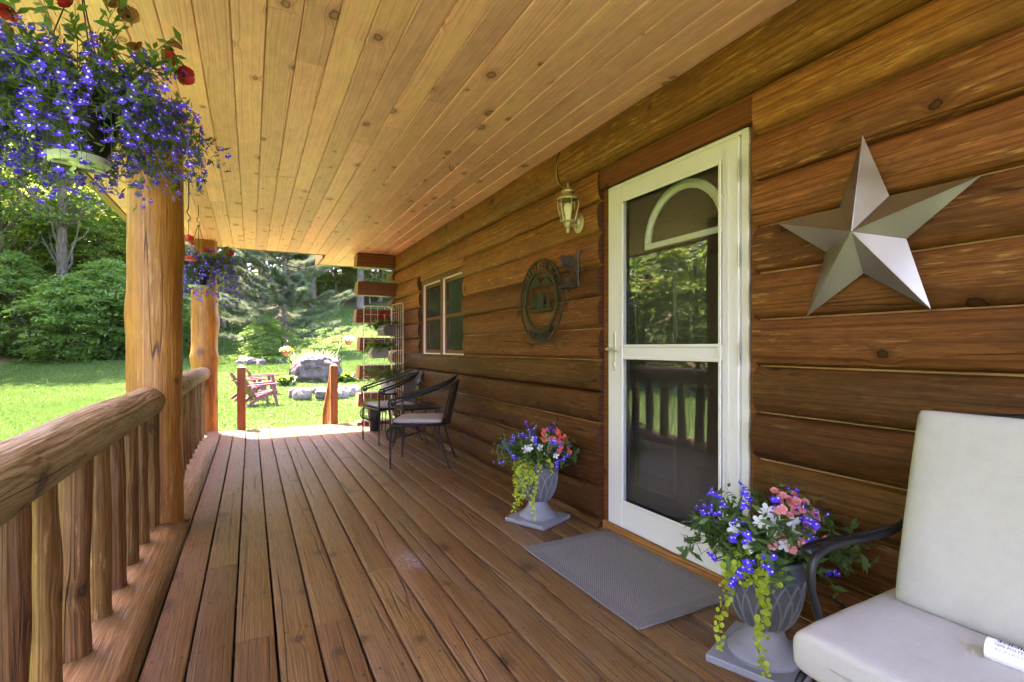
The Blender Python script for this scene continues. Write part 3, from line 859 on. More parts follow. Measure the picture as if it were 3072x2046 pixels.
n_ = 260
tt = np.linspace(-1, 1, n_)
gx = np.sinh(tt * 3.4) / np.sinh(3.4) * 220.0 + 0.5
gy = np.sinh(tt * 3.4) / np.sinh(3.4) * 220.0 + 16.0
GX, GY = np.meshgrid(gx, gy, indexing='ij')
V = np.stack([GX, GY, gz(GX, GY)], -1).reshape(-1, 3)
ii = np.arange(n_ * n_).reshape(n_, n_)
F = np.stack([ii[:-1, :-1], ii[1:, :-1], ii[1:, 1:], ii[:-1, 1:]], -1).reshape(-1, 4)
t = NT("lawn_ground")
tc = t.n("ShaderNodeTexCoord").outputs["Object"]
at = t.n("ShaderNodeAttribute", attribute_name="woods").outputs["Fac"]
a = t.noise(tc, 0.35, 4.0, 0.6); b = t.noise(tc, 7.0, 3.0, 0.7); c = t.noise(tc, 60.0, 2.0)
col = t.mix(a, (0.042, 0.100, 0.020), (0.066, 0.125, 0.030))
col = t.mix(t.m('MULTIPLY', t.step(b, .45, .7), .5), col, (0.045, 0.095, 0.014))
ff = t.mix(b, (0.045, 0.030, 0.016), (0.10, 0.070, 0.035))
ff = t.mix(t.m('MULTIPLY', t.step(a, .45, .6), .6), ff, (0.03, 0.06, 0.012))
col = t.mix(at, col, ff)
M['ground'] = t.done(t.bsdf(col, 0.9, 0.15, normal=t.bump(t.m('ADD', b, c), .6, .03)))
me = np_mesh("ground", V, F, M['ground'])
fm = forest_mask(V[:, 0], V[:, 1])
me.attributes.new("woods", 'FLOAT', 'POINT').data.foreach_set("value", fm.astype(np.float32))
me.polygons.foreach_set("use_smooth", np.ones(len(F), bool))
ground = link("ground", me); ground["kind"] = "structure"; ground["label"] = "green mown lawn rising to a wooded hill"

# grass blades
def blades(N, sampler, hmin, hmax, wmul, seed):
    r = np.random.default_rng(seed)
    x, y = sampler(r, N)
    d = .4548 * x + .8906 * y
    pxr = (np.cos(YAW) * x - np.sin(YAW) * y) / np.maximum(d, .1)
    keep = (forest_mask(x, y) < .5) & ~((x > -.72) & (y < 8.02) & (y > -3)) & ~((x > -.2) & (x < 1.2) & (y < 8.75))
    x, y = x[keep], y[keep]; n = len(x)
    z = gz(x, y) - .004
    L = r.uniform(hmin, hmax, n); az = r.uniform(0, 2 * np.pi, n); lean = r.uniform(.1, .75, n)
    dist = np.hypot(x, y); w = (.0028 + .00042 * dist) * wmul * r.uniform(.7, 1.4, n)
    bx = np.cos(az) * w; by = np.sin(az) * w
    la = r.uniform(0, 2 * np.pi, n)
    V = np.empty((n, 3, 3))
    V[:, 0] = np.stack([x - bx, y - by, z], -1); V[:, 1] = np.stack([x + bx, y + by, z], -1)
    V[:, 2] = np.stack([x + np.cos(la) * L * lean, y + np.sin(la) * L * lean, z + L * np.sqrt(1 - lean**2 * .8)], -1)
    return V
def samp_left(r, N):
    d = 5 + 19 * r.random(N) ** 0.75; px = r.uniform(-120, 1330, N)
    a_ = (px - 1536) / 1536
    return d * (math.sin(YAW) + math.cos(YAW) * a_), d * (math.cos(YAW) - math.sin(YAW) * a_)
def samp_side(r, N):
    return r.uniform(-8.5, -.75, N), r.uniform(-1.0, 18, N)
def samp_far(r, N):
    d = 20 + 21 * r.random(N); px = r.uniform(500, 1330, N); a_ = (px - 1536) / 1536
    return d * (math.sin(YAW) + math.cos(YAW) * a_), d * (math.cos(YAW) - math.sin(YAW) * a_)
GV = np.concatenate([blades(330000, samp_left, .025, .060, 1.0, 1), blades(70000, samp_side, .025, .055, 1.6, 2), blades(90000, samp_far, .05, .12, 1.2, 3)])
M['grass'] = leaf_mat("grass_blade", (0.036, 0.098, 0.016), (0.072, 0.142, 0.034), trans=.4, rough=.5, tcol=(.09, .19, .03))
me = np_mesh("grass", GV.reshape(-1, 3), np.arange(len(GV) * 3).reshape(-1, 3), M['grass'])
tag(link("grass", me), "short mown green lawn grass", "grass", kind="stuff")

# ------------------------------------------------------------------ foliage helpers
def unit(v): return v / np.maximum(np.linalg.norm(v, axis=-1, keepdims=True), 1e-9)
def leaf_quads(P, N, size, aspect=.55, r=RNG, A=None, fold=.0):
    """rhombic leaves at P with normals about N; returns verts, faces"""
    n = len(P)
    if A is None: A = r.normal(size=(n, 3))
    A = unit(A - N * np.sum(A * N, -1, keepdims=True))
    B = np.cross(N, A)
    s = np.broadcast_to(np.asarray(size, float), (n,))[:, None]
    V = np.empty((n, 4, 3))
    V[:, 0] = P - A * s * .5; V[:, 1] = P + B * s * aspect * .5 + A * s * .04 + N * s * fold; V[:, 2] = P + A * s * .55; V[:, 3] = P - B * s * aspect * .5 + A * s * .04 + N * s * fold
    return V.reshape(-1, 3), np.arange(n * 4).reshape(n, 4)
def limb_path(p0, p1, sag, r, n=6):
    p0 = np.array(p0); p1 = np.array(p1); P = []
    for i in range(n + 1):
        q = i / n
        P.append(p0 * (1 - q) + p1 * q + np.array([0, 0, sag * math.sin(q * math.pi)]) + r.normal(size=3) * .04 * math.sin(q * math.pi) * np.linalg.norm(p1 - p0))
    return P

LM = {
    'maple': leaf_mat("maple_leaf", (0.035, 0.092, 0.020), (0.080, 0.165, 0.030), .48, .45, .3, (.26, .48, .05)),
    'beech': leaf_mat("beech_leaf", (0.060, 0.120, 0.020), (0.115, 0.200, 0.034), .5, .45, .3, (.38, .55, .06)),
    'dark': leaf_mat("understory_leaf", (0.042, 0.120, 0.028), (0.095, 0.205, 0.048), .55, .42, .4, (.30, .58, .08)),
    'pine': leaf_mat("pine_needle", (0.045, 0.085, 0.048), (0.100, 0.155, 0.090), .25, .5, .2, (.17, .25, .11)),
}
t = NT("grey_bark")
tc = t.n("ShaderNodeTexCoord").outputs["Object"]
a = t.noise(t.vm('MULTIPLY', tc, (14., 14., 3.)), 1.0, 4.0, .6); b = t.noise(tc, 1.6, 2.0)
col = t.ramp(a, [(.3, (.035, .028, .022)), (.55, (.11, .095, .08)), (.75, (.17, .155, .135))])
M['bark'] = t.done(t.bsdf(t.mix(t.m('MULTIPLY', b, .4), col, (.09, .11, .06)), .85, .2, normal=t.bump(a, .8, .02)))
M['branch_bark'] = plain_mat("pine_branch", (.10, .075, .06), .85, .15, nscale=12, namt=.3)

def tree_meshes(kind, seed, H, W, base, sprays, per, leaf, trunk_r):
    """trunk mesh and crown mesh of one broadleaf tree, origin at its foot"""
    r = np.random.default_rng(seed)
    tb = MB()
    lean = r.normal(size=2) * .03 * H
    tp = [(lean[0] * (q ** 1.4) + .04 * H * .1 * r.normal(), lean[1] * (q ** 1.4) + .04 * H * .1 * r.normal(), -.3 + (H * .93 + .3) * q) for q in np.linspace(0, 1, 9)]
    tb.tube(tp, [trunk_r * (1.25 if i == 0 else 1.0) * (1 - .85 * i / 8) + .01 for i in range(9)], 9)
    P = []; N = []; A = []
    for i in range(sprays):
        q = r.random() ** .85
        z = base + (H - base) * q
        rad = W * (np.sin(np.pi * (0.12 + .83 * q)) ** .8) * (.45 + .55 * r.random() ** .5)
        az = r.uniform(0, 2 * np.pi)
        c = np.array([math.cos(az) * rad, math.sin(az) * rad, z + r.normal() * .1])
        k = min(8, int(q * 8)); trunk_pt = np.array(tp[max(0, min(8, int(max(0, (z - .15 * rad) / H) * 8)))])
        if i % 3 == 0: tb.tube(limb_path(trunk_pt, c, .12 * rad, r, 4), [trunk_r * .22 * (1 - .8 * j / 4) + .004 for j in range(5)], 5, cap=False)
        out = np.array([math.cos(az), math.sin(az), 0])
        R = r.uniform(.55, 1.0) * (W * .26 + .25)
        u = r.uniform(-1, 1, (per, 2)); u = u[(u**2).sum(1) < 1]; m = len(u)
        tang = np.array([-out[1], out[0], 0])
        drp = r.uniform(.1, .45)
        off = out * u[:, :1] * R + tang * u[:, 1:] * R * .8
        off[:, 2] += -drp * (u[:, 0] * R) - .18 * (u**2).sum(1) * R + r.normal(size=m) * .05 * R
        P.append(c + off)
        nn = np.tile(np.array([0, 0, 1.0]) + out * drp, (m, 1)) + r.normal(size=(m, 3)) * .42
        N.append(unit(nn)); A.append(np.tile(out, (m, 1)) + r.normal(size=(m, 3)) * .7)
    P = np.concatenate(P); N = np.concatenate(N); A = np.concatenate(A)
    V, F = leaf_quads(P, N, leaf * r.uniform(.65, 1.3, len(P)), .62, r, A, fold=.06)
    crown = np_mesh("crown", V, F, LM[kind])
    tmp = tb.build("tmp_trunk", M['bark'], None, smooth=60)
    tm = tmp.data; bpy.data.objects.remove(tmp)
    return tm, crown
PROTO = {
    'tallA': tree_meshes('maple', 101, 17, 4.2, 4.5, 330, 60, .20, .26),
    'tallB': tree_meshes('beech', 102, 15, 3.8, 3.2, 330, 60, .19, .20),
    'tallC': tree_meshes('maple', 103, 19, 4.6, 6.5, 330, 60, .22, .32),
    'underA': tree_meshes('dark', 104, 6.5, 2.7, .15, 300, 62, .17, .07),
    'underB': tree_meshes('dark', 105, 4.6, 2.4, .05, 260, 62, .16, .05),
    'underC': tree_meshes('beech', 106, 7.5, 2.5, .9, 300, 70, .13, .08),
}
_tr = random.Random(77)
def plant_tree(kind, x, y, s, label, group, name="broadleaf_tree", rz=None):
    tm, cm = PROTO[kind]
    o = thing(name, label, "tree", (x, y, float(gz(x, y)) - .05), _tr.uniform(0, 6.28) if rz is None else rz, group)
    o.scale = (s * _tr.uniform(.9, 1.1), s * _tr.uniform(.9, 1.1), s)
    link("trunk", tm, o); link("crown", cm, o)
    return o
# understory along the woods' edge, left of the near post
for px, d, k, s in ((-330, 24.2, 'underA', .8), (-150, 23.6, 'underB', .9), (40, 23.8, 'underA', .72), (215, 23.2, 'underB', .82), (330, 24.0, 'underA', .7), (470, 24.8, 'underB', .8), (560, 27.5, 'underC', .8)):
    x, y = ray(px, d)
    plant_tree(k, x, y, s, "low leafy tree with branches to the ground along the wood's edge", "understory trees along the wood's edge", "understory_tree")
for px, d, k, s in ((-60, 26.5, 'underC', .95), (150, 27.5, 'underC', 1.05), (300, 27, 'underC', .9), (440, 29, 'underA', 1.1), (90, 30, 'underC', 1.15), (240, 30.5, 'underC', 1.2), (370, 31, 'underC', 1.2)):
    x, y = ray(px, d)
    plant_tree(k, x, y, s, "pale sunlit sapling just inside the woods", "saplings inside the woods", "understory_tree")
for x, y, k, s in ((-11.2, 2.5, 'underA', 1.0), (-11.0, 6.5, 'underB', 1.1), (-11.4, 10.2, 'underA', 1.05), (-10.8, 13.8, 'underC', .9), (-11.2, 17.2, 'underA', 1.0), (-10.9, 20.6, 'underB', 1.1), (-11.6, 24.4, 'underA', 1.1)):
    plant_tree(k, x, y, s, "low leafy tree at the side wood, seen mirrored in the door glass", "understory trees mirrored in the door", "understory_tree")
# tall trunks
x, y = ray(189, 25.0); plant_tree('tallC', x, y, .95, "tall tree with a grey trunk showing under the near hanging basket", None)
x, y = ray(18, 25.6); plant_tree('tallA', x, y, 1.0, "tall tree with a dark trunk at the left edge of the picture", None)
for px, d, k, s in ((-240, 28, 'tallB', 1.0), (520, 33, 'tallC', 1.0), (200, 37, 'tallA', 1.1), (20, 36, 'tallB', 1.2), (380, 40, 'tallC', 1.1), (-150, 35, 'tallC', 1.0)):
    x, y = ray(px, d)
    plant_tree(k, x, y, s, "tall broadleaf tree standing in the woods left of the near post", "tall trees in the left woods")
for x, y, k, s in ((-21, 8, 'tallB', .8), (-20, 14, 'tallA', .8), (-21, 20, 'tallC', .8), (-19, 26, 'tallB', .9)):
    plant_tree(k, x, y, s, "tall tree in the side wood, seen mirrored in the door glass", "tall trees mirrored in the door")
for px, d, k, s in ((600, 42, 'tallB', 1.0), (690, 44, 'tallA', 1.0), (780, 42, 'tallC', 1.0), (860, 45, 'tallB', 1.1), (940, 41.5, 'tallA', .9), (1010, 43, 'tallB', .95), (1075, 41, 'tallC', .9), (1140, 44, 'tallB', 1.0), (1210, 42, 'tallA', 1.0), (1290, 46, 'tallB', 1.1), (720, 52, 'tallA', 1.2), (900, 54, 'tallC', 1.2), (1050, 52, 'tallA', 1.2), (1180, 55, 'tallB', 1.3)):
    x, y = ray(px, d)
    plant_tree(k, x, y, s, "broadleaf tree on the wooded hill behind the pine", "trees on the wooded hill")
for px, d, k, s in ((640, 43.5, 'underC', 1.0), (970, 43, 'underC', .95), (1030, 45, 'underC', 1.1), (1110, 43, 'underC', .9), (1180, 45.5, 'underC', 1.1), (900, 44, 'underA', 1.0)):
    x, y = ray(px, d)
    plant_tree(k, x, y, s, "bright sapling on the wooded hill beyond the log corner", "saplings on the wooded hill", "understory_tree")
# far mass of woods closing the view
r = np.random.default_rng(31); n = 60000
px = np.where(r.random(n) < .35, r.uniform(-1400, 0, n), r.uniform(-300, 1700, n)); d = r.uniform(56, 72, n); a_ = (px - 1536) / 1536
x = d * (math.sin(YAW) + math.cos(YAW) * a_); y = d * (math.cos(YAW) - math.sin(YAW) * a_)
z = gz(x, y) + r.random(n) ** .8 * 20
V, F = leaf_quads(np.stack([x, y, z], -1), unit(r.normal(size=(n, 3)) + np.array([0, 0, 1.0])), r.uniform(.5, 1.1, n), .7, r)
tag(link("woodland", np_mesh("woodland", V, F, LM['maple'])), "far mass of green woods beyond the hill", "woods", kind="stuff")
xs = np.concatenate([np.full(9000, -19.0) - 6 * r.random(9000)]); ys = r.uniform(-15, 40, 9000)
V, F = leaf_quads(np.stack([xs, ys, gz(xs, ys) + 14 * r.random(9000) ** .9], -1), unit(r.normal(size=(9000, 3)) + np.array([0, 0, 1.0])), r.uniform(.4, .9, 9000), .7, r)
tag(link("woodland", np_mesh("woodland", V, F, LM['dark'])), "far mass of dark woods at the side of the lawn", "woods", kind="stuff")

# ------------------------------------------------------------------ pine
def pine_meshes(seed, H, W, base, whorls, scale_n=.19):
    r = np.random.default_rng(seed); tb = MB(); bb = MB()
    tb.tube([(0.04 * nz(q * 3, seed), 0.04 * nz(q * 3, seed + 4), -.3 + q * (H + .3)) for q in np.linspace(0, 1, 12)], [.165 * (1 - q) + .012 for q in np.linspace(0, 1, 12)], 10)
    T = []; D = []
    for i in range(whorls):
        q = i / (whorls - 1); z = base + (H * .97 - base) * q
        L = W * (1 - q) ** .75 * (.75 + .5 * r.random()) + .35
        for k in range(r.integers(4, 7)):
            az = r.uniform(0, 6.283); o = np.array([math.cos(az), math.sin(az), 0]); Lb = L * r.uniform(.7, 1.12)
            up = (-.12 + .55 * q) * Lb + r.normal() * .1
            path = [np.array([0, 0, z]) + o * Lb * s_ + np.array([0, 0, up * s_ + .10 * Lb * s_ * s_ - .12 * Lb * math.sin(s_ * 3.14)]) + r.normal(size=3) * .03 for s_ in np.linspace(0, 1, 6)]
            bb.tube(path, [.028 * (1 - .8 * s_) for s_ in np.linspace(0, 1, 6)], 5, cap=False)
            dead = q < .12
            nt = int(Lb * (8 if dead else 32)) + 2
            for j in range(nt):
                s_ = .28 + .72 * r.random() ** .7
                f = s_ * 5; a0 = int(min(4, f)); p = path[a0] * (1 - (f - a0)) + path[a0 + 1] * (f - a0)
                side = unit(np.cross(o, [0, 0, 1]) * r.normal() + o * .8 + np.array([0, 0, .35 + .2 * r.random()]))
                ll = r.uniform(.08, .45) * (1.15 - s_ * .6)
                e = p + side * ll
                if r.random() < .4: bb.tube([p, e], [.008, .004], 4, cap=False)
                for m in range(3):
                    T.append(p + side * ll * (.45 + .3 * m)); D.append(unit(side + np.array([0, 0, .35]) + r.normal(size=3) * .2))
    T = np.array(T); D = np.array(D); K = 16
    n = len(T)
    dirs = unit(D[:, None] * .9 + r.normal(size=(n, K, 3)) * .62)
    Ln = scale_n * r.uniform(.75, 1.15, (n, K, 1))
    side = unit(np.cross(dirs, r.normal(size=(n, K, 3)))) * .0048
    V = np.empty((n, K, 3, 3)); P0 = T[:, None]
    V[:, :, 0] = P0 - side; V[:, :, 1] = P0 + side; V[:, :, 2] = P0 + dirs * Ln
    crown = np_mesh("crown", V.reshape(-1, 3), np.arange(n * K * 3).reshape(-1, 3), LM['pine'])
    a = tb.build("t", M['bark'], None, smooth=60); tm = a.data; bpy.data.objects.remove(a)
    b_ = bb.build("t", M['branch_bark'], None, smooth=60); bm_ = b_.data; bpy.data.objects.remove(b_)
    return tm, bm_, crown
PINE = pine_meshes(55, 9.5, 3.3, 1.3, 26)
for px, d, s, lab in ((853, 26.2, 1.0, "blue green long needled pine standing on the lawn beyond the steps"), (668, 34.0, 1.15, "second pine standing behind and left of the lawn pine")):
    x, y, z = gp(px, d)
    o = thing("pine_tree", lab, "tree", (x, y, z), .7 * s, "pines on the lawn"); o.scale = (s, s, s)
    link("trunk", PINE[0], o); link("branches", PINE[1], o); link("crown", PINE[2], o)
# pale forked trunk seen between the two posts
x, y, z = gp(566, 30)
tb = MB().tube([(0, 0, -.2), (.03, 0, 1.2), (-.02, .02, 2.6), (.1, 0, 5)], [.17, .15, .14, .1], 10)
o = thing("bare_trunk", "pale bare trunk glimpsed between the two porch posts", "tree", (x, y, z)); tb.build("trunk", M['bark'], o)

# ------------------------------------------------------------------ garden: boulder, fire ring, hostas, lilies, hooks, chairs
def rock_mat(name, c0, c1, c2):
    t = NT(name); tc = t.n("ShaderNodeTexCoord").outputs["Object"]
    a = t.noise(tc, 5.0, 6.0, .7); b = t.noise(tc, 26.0, 4.0, .7); v = t.n("ShaderNodeTexVoronoi", {"Vector": tc, "Scale": 9.0}).outputs["Distance"]
    col = t.ramp(a, [(.3, c0), (.5, c1), (.7, c2)])
    col = t.mix(t.m('MULTIPLY', t.step(b, .5, .62), .5), col, c0)
    return t.done(t.bsdf(col, .85, .25, normal=t.bump(t.m('ADD', t.m('ADD', a, t.m('MULTIPLY', b, .5)), t.m('MULTIPLY', v, .4)), 1.0, .05)))
M['boulder'] = rock_mat("grey_boulder", (.040, .035, .034), (.085, .076, .074), (.135, .123, .12))
M['stone'] = rock_mat("pale_fieldstone", (.075, .068, .062), (.165, .152, .14), (.28, .265, .245))
def rock(sx, sy, sz, seed, n=20, rough=.16, flat_top=0.0):
    V = []; K = n * 2
    for j in range(n + 1):
        ph = math.pi * j / n
        for k in range(K):
            th = 2 * math.pi * k / K
            d = Vector((math.sin(ph) * math.cos(th), math.sin(ph) * math.sin(th), math.cos(ph)))
            e = Vector([math.copysign(abs(c) ** .72, c) for c in d])
            f = 1 + rough * nz(d.x * 1.3 + seed, d.y * 1.3, d.z * 1.3) + rough * .7 * nz(d.x * 3 + seed, d.y * 3, d.z * 3) + rough * .4 * nz(d.x * 7 + seed, d.y * 7, d.z * 7)
            V.append((e.x * sx * f, e.y * sy * f, e.z * sz * f))
    F = [(j * K + i, (j + 1) * K + i, (j + 1) * K + (i + 1) % K, j * K + (i + 1) % K) for j in range(n) for i in range(K)]
    return MB().add(V, F)
x, y, z = gp(946, 18.3)
tag(rock(.78, .55, .56, 4.4, 46, .21).build("boulder", M['boulder'], None, (x, y, z + .32), rot=(0, .05, -.45), smooth=60), "large grey boulder on the lawn between two hostas", "boulder")
x, y, z = gp(905, 17.9)
fx, fy, fz = gp(978, 14.95)
fr_ = thing("fire_ring", "ring of pale fieldstones around a fire pit on the lawn", "fire pit", (fx, fy, fz - .03))
rr_ = random.Random(3)
for k in range(9):
    a_ = 2 * math.pi * k / 9 + .2 + rr_.uniform(-.1, .1)
    mb = rock(rr_.uniform(.17, .25), rr_.uniform(.15, .19), rr_.uniform(.12, .21), 20 + k * 5.1, 14, .18)
    mb.build("stone", M['stone'] if k % 3 else M['boulder'], fr_, (math.cos(a_) * .82, math.sin(a_) * .78, .13 + rr_.uniform(-.02, .03)), rot=(0, 0, a_ + 1.57 + rr_.uniform(-.3, .3)), smooth=60)

def clump(name, label, cat, loc, n, L, wid, up, mat, seed, group=None, curl=.6, spread=.12):
    """tuft of arching strap or oval leaves; each leaf a folded strip"""
    r = np.random.default_rng(seed); mb = MB()
    for i in range(n):
        az = r.uniform(0, 6.283); l = L * r.uniform(.6, 1.1); o = Vector((math.cos(az), math.sin(az), 0)); tn = Vector((-o.y, o.x, 0))
        b0 = Vector((r.normal() * spread, r.normal() * spread, 0)); el = up * r.uniform(.7, 1.2)
        K = 5; V = []
        for j in range(K + 1):
            q = j / K; ang = el - curl * 2.0 * q * q
            if j == 0: p = b0.copy()
            else: p = p + (o * math.cos(ang) + Vector((0, 0, math.sin(ang)))) * (l / K)
            w = wid * (math.sin(math.pi * min(1, .12 + .86 * q)) ** .7) * .5 + .0005
            nrm = Vector((0, 0, 1)) * .15 * w
            V += [p - tn * w + nrm, p, p + tn * w + nrm]
        F = [(j * 3 + a, j * 3 + a + 1, j * 3 + a + 4, j * 3 + a + 3) for j in range(K) for a in (0, 1)]
        mb.add([tuple(v) for v in V], F)
    o = mb.build(name, mat, None, loc, smooth=80)
    return tag(o, label, cat, group)
M['hosta'] = leaf_mat("hosta_leaf", (.028, .085, .018), (.070, .150, .038), .3, .4, .4)
M['lily'] = leaf_mat("daylily_leaf", (.06, .13, .06), (.13, .22, .12), .35, .45, .3)
for px, d, lab in ((858, 17.3, "leafy green hosta on the left of the boulder"), (1041, 18.2, "leafy green hosta on the right of the boulder")):
    clump("hosta", lab, "plant", gp(px, d), 110, .42, .13, 1.25, M['hosta'], px, "hostas beside the boulder", .55, .1)
for i, px in enumerate(range(893, 985, 11)):
    clump("daylily_clump", "clump of tall green strap leaves behind the boulder", "plant", gp(px, 20.6 + .3 * (i % 2)), 46, .85, .03, 1.42, M['lily'], 300 + i, "strap leaved clumps behind the boulder", .35, .12)
M['silver'] = leaf_mat("silver_leaf", (.16, .20, .16), (.30, .34, .28), .2)
for i, (px, d, mt, L) in enumerate(((735, 23.2, 'silver', .35), (762, 22.8, 'silver', .3), (800, 22.6, 'hosta', .4), (828, 22.8, 'hosta', .35), (715, 23.4, 'hosta', .35))):
    clump("bed_plant", ["silvery mound in the stone edged bed under the pine", "green mound in the stone edged bed under the pine"][mt == 'hosta'], "plant", gp(px, d), 90, L, .06, 1.2, M[mt], 500 + i, "plants in the bed under the pine", .5, .16)
for i, (px, d, s) in enumerate(((722, 22.4, .22), (760, 22.2, .28), (782, 22.2, .3), (1100, 27, .4), (845, 22.5, .15))):
    x, y, z = gp(px, d)
    tag(rock(s, s * .7, s * .6, 60 + i * 3.3, 12, .2).build("garden_stone", M['boulder'], None, (x, y, z + s * .15), rot=(0, 0, i), smooth=60), {722: "leftmost small grey stone edging the bed under the pine", 760: "grey stone second from left edging the bed under the pine", 782: "largest grey stone edging the bed under the pine", 845: "smallest grey stone at the right end of the bed under the pine"}[px] if px < 900 else "grey stone on the slope beside the hanging flower hook", "stone", "stones edging the beds")
# leafy shrub at the pine's foot
x, y, z = gp(800, 24.6)
plant_tree('underB', x, y, .42, "small leafy shrub growing at the foot of the lawn pine", None, "garden_shrub")

M['hook'] = plain_mat("black_hook_iron", (.015, .015, .015), .4, .5)
M['orange'] = leaf_mat("orange_petal", (.75, .17, .02), (.80, .30, .04), .3)
M['cream_petal'] = leaf_mat("cream_petal", (.78, .66, .32), (.85, .80, .60), .3)
M['red_petal'] = leaf_mat("red_petal", (.40, .02, .02), (.60, .06, .05), .3)
M['terracotta'] = plain_mat("terracotta_pot", (.38, .13, .05), .7, .3)
def flower_ball(r, n, R, c, zf=.7):
    d = unit(r.normal(size=(n, 3))); d[:, 2] = np.abs(d[:, 2]) * zf - .15
    return np.array(c) + d * R * r.uniform(.75, 1.05, (n, 1)), unit(d + r.normal(size=(n, 3)) * .3)
def shepherd(px, d, H, label, label_b, mats, seed, dx):
    x, y, z = gp(px, d); r = np.random.default_rng(seed)
    ox = Vector((math.cos(-YAW), math.sin(-YAW), 0)) * dx
    pts = [(0, 0, -.1), (0, 0, H * .5), (0, 0, H - .12)] + [tuple(ox * (.5 - .5 * math.cos(a_)) + Vector((0, 0, H - .12 + .14 * math.sin(a_)))) for a_ in np.linspace(.3, math.pi + .3, 9)]
    hk = MB().tube(pts, .009, 6).build("shepherd_hook", M['hook'], None, (x, y, z))
    tag(hk, label, "hook", "garden hooks")
    b_ = thing("flower_basket", label_b, "basket", (x + ox.x, y + ox.y, z + H - .52))
    MB().lathe([(.06, 0), (.11, .05), (.13, .14), (.135, .15)], 16).build("pot", M['terracotta'], b_)
    MB().tube([(-.13, 0, .14), (0, 0, .42)], .003, 4).tube([(.13, 0, .14), (0, 0, .42)], .003, 4).build("hanger", M['hook'], b_)
    P, N = flower_ball(r, 260, .2, (0, 0, .19)); V, F = leaf_quads(P, N, .06, .7, r); link("foliage", np_mesh("foliage", V, F, M['hosta']), b_)
    for m_, n in mats:
        P, N = flower_ball(r, n, .22, (0, 0, .2), .8)
        if m_ == 'orange': P[:, :2] -= np.array([ox.x, ox.y]) / max(.01, abs(dx)) * .06
        V, F = leaf_quads(P, N, .075, .9, r); link("blossoms", np_mesh("blossoms", V, F, M[m_]), b_)
shepherd(868, 18.5, 1.35, "black garden hook carrying the orange flower basket", "basket of orange and cream flowers hung left of the boulder", [('orange', 60), ('cream_petal', 70)], 8, -.14)
shepherd(1024, 18.6, 1.75, "tall black garden hook carrying the cream flower basket", "basket of cream and red flowers hung right of the boulder", [('cream_petal', 130), ('red_petal', 30)], 9, .27)
# small wreath shaped feeder on the same hook
x, y, z = gp(1006, 18.7)
mb = MB().tube([(.12 * math.cos(a_), 0, .12 * math.sin(a_)) for a_ in np.linspace(0, 6.283, 20)], .014, 6)
mb.tube([(-.1, 0, 0), (.1, 0, .02)], .03, 6).tube([(0, 0, .12), (0, 0, .3), (.25, -.1, .34)], .005, 5)
M['rust'] = plain_mat("rusty_feeder", (.16, .06, .04), .7, .3)
tag(mb.build("bird_feeder", M['rust'], None, (x, y, z + 1.33), rot=(0, 0, -YAW)), "small ring shaped rusty bird feeder hung beside the cream flower basket", "bird feeder")

# Adirondack chairs
M['plum'] = plain_mat("faded_plum_plastic", (.115, .026, .037), .5, .4, nscale=5, namt=.12, bump=.03)
def adirondack(label, loc, rz):
    c = thing("adirondack_chair", label, "chair", loc, rz, "garden chairs by the fire pit")
    W = .29
    def slab(pts, y0, y1, name):
        MB().prism([(p[0], p[1]) for p in pts], y0, y1, 'Y').build(name, M['plum'], c, smooth=30)
    # local +X is the front
    for s in (-1, 1):
        y0, y1 = (W, W + .045) if s > 0 else (-W - .045, -W)
        slab([(.36, 0), (.41, 0), (.33, .38), (.31, .56), (.22, .56), (.27, .36)], y0, y1, "front_leg")
        slab([(.32, .40), (.34, .33), (.0, .22), (-.34, .0), (-.42, .0), (-.05, .30)], y0 + s * -.046, y1 + s * -.046, "side_rail")
        slab([(-.36, .54), (-.36, .565), (.40, .60), (.43, .59), (.43, .57), (.36, .565)], y0 - .045 + (.0 if s > 0 else 0), y1 + .045, "arm")
    for i in range(6):
        q = i / 5; x = .335 - .43 * q; z = .385 - .13 * q + .02 * math.sin(q * 3.1)
        MB().box((x - .036, -W + .002, z), (x + .036, W - .002, z + .022), ch=.005).build("seat_slat", M['plum'], c)
    for i in range(5):
        y = -.21 + .105 * i; H = .66 - .09 * (abs(i - 2) / 2) ** 2
        mb = MB().box((-.012, -.047, 0), (.012, .047, H), ch=.006)
        o = mb.build("back_slat", M['plum'], c, (-.10, y, .22), rot=(0, -.48, .0))
    MB().box((-.30, -W, .52), (-.27, W, .58), ch=.005).build("back_brace", M['plum'], c)
    return c
adirondack("plum adirondack chair nearest the porch, partly behind the left stair newel", (.16, 14.75, float(gz(.16, 14.75)) - .012), .33)
adirondack("plum adirondack chair behind the nearest one, arms level with its back", (.28, 17.3, float(gz(.28, 17.3)) - .012), .15)
adirondack("plum adirondack chair mostly hidden between the other two", (-.1, 16.2, float(gz(-.1, 16.2)) - .012), .22)

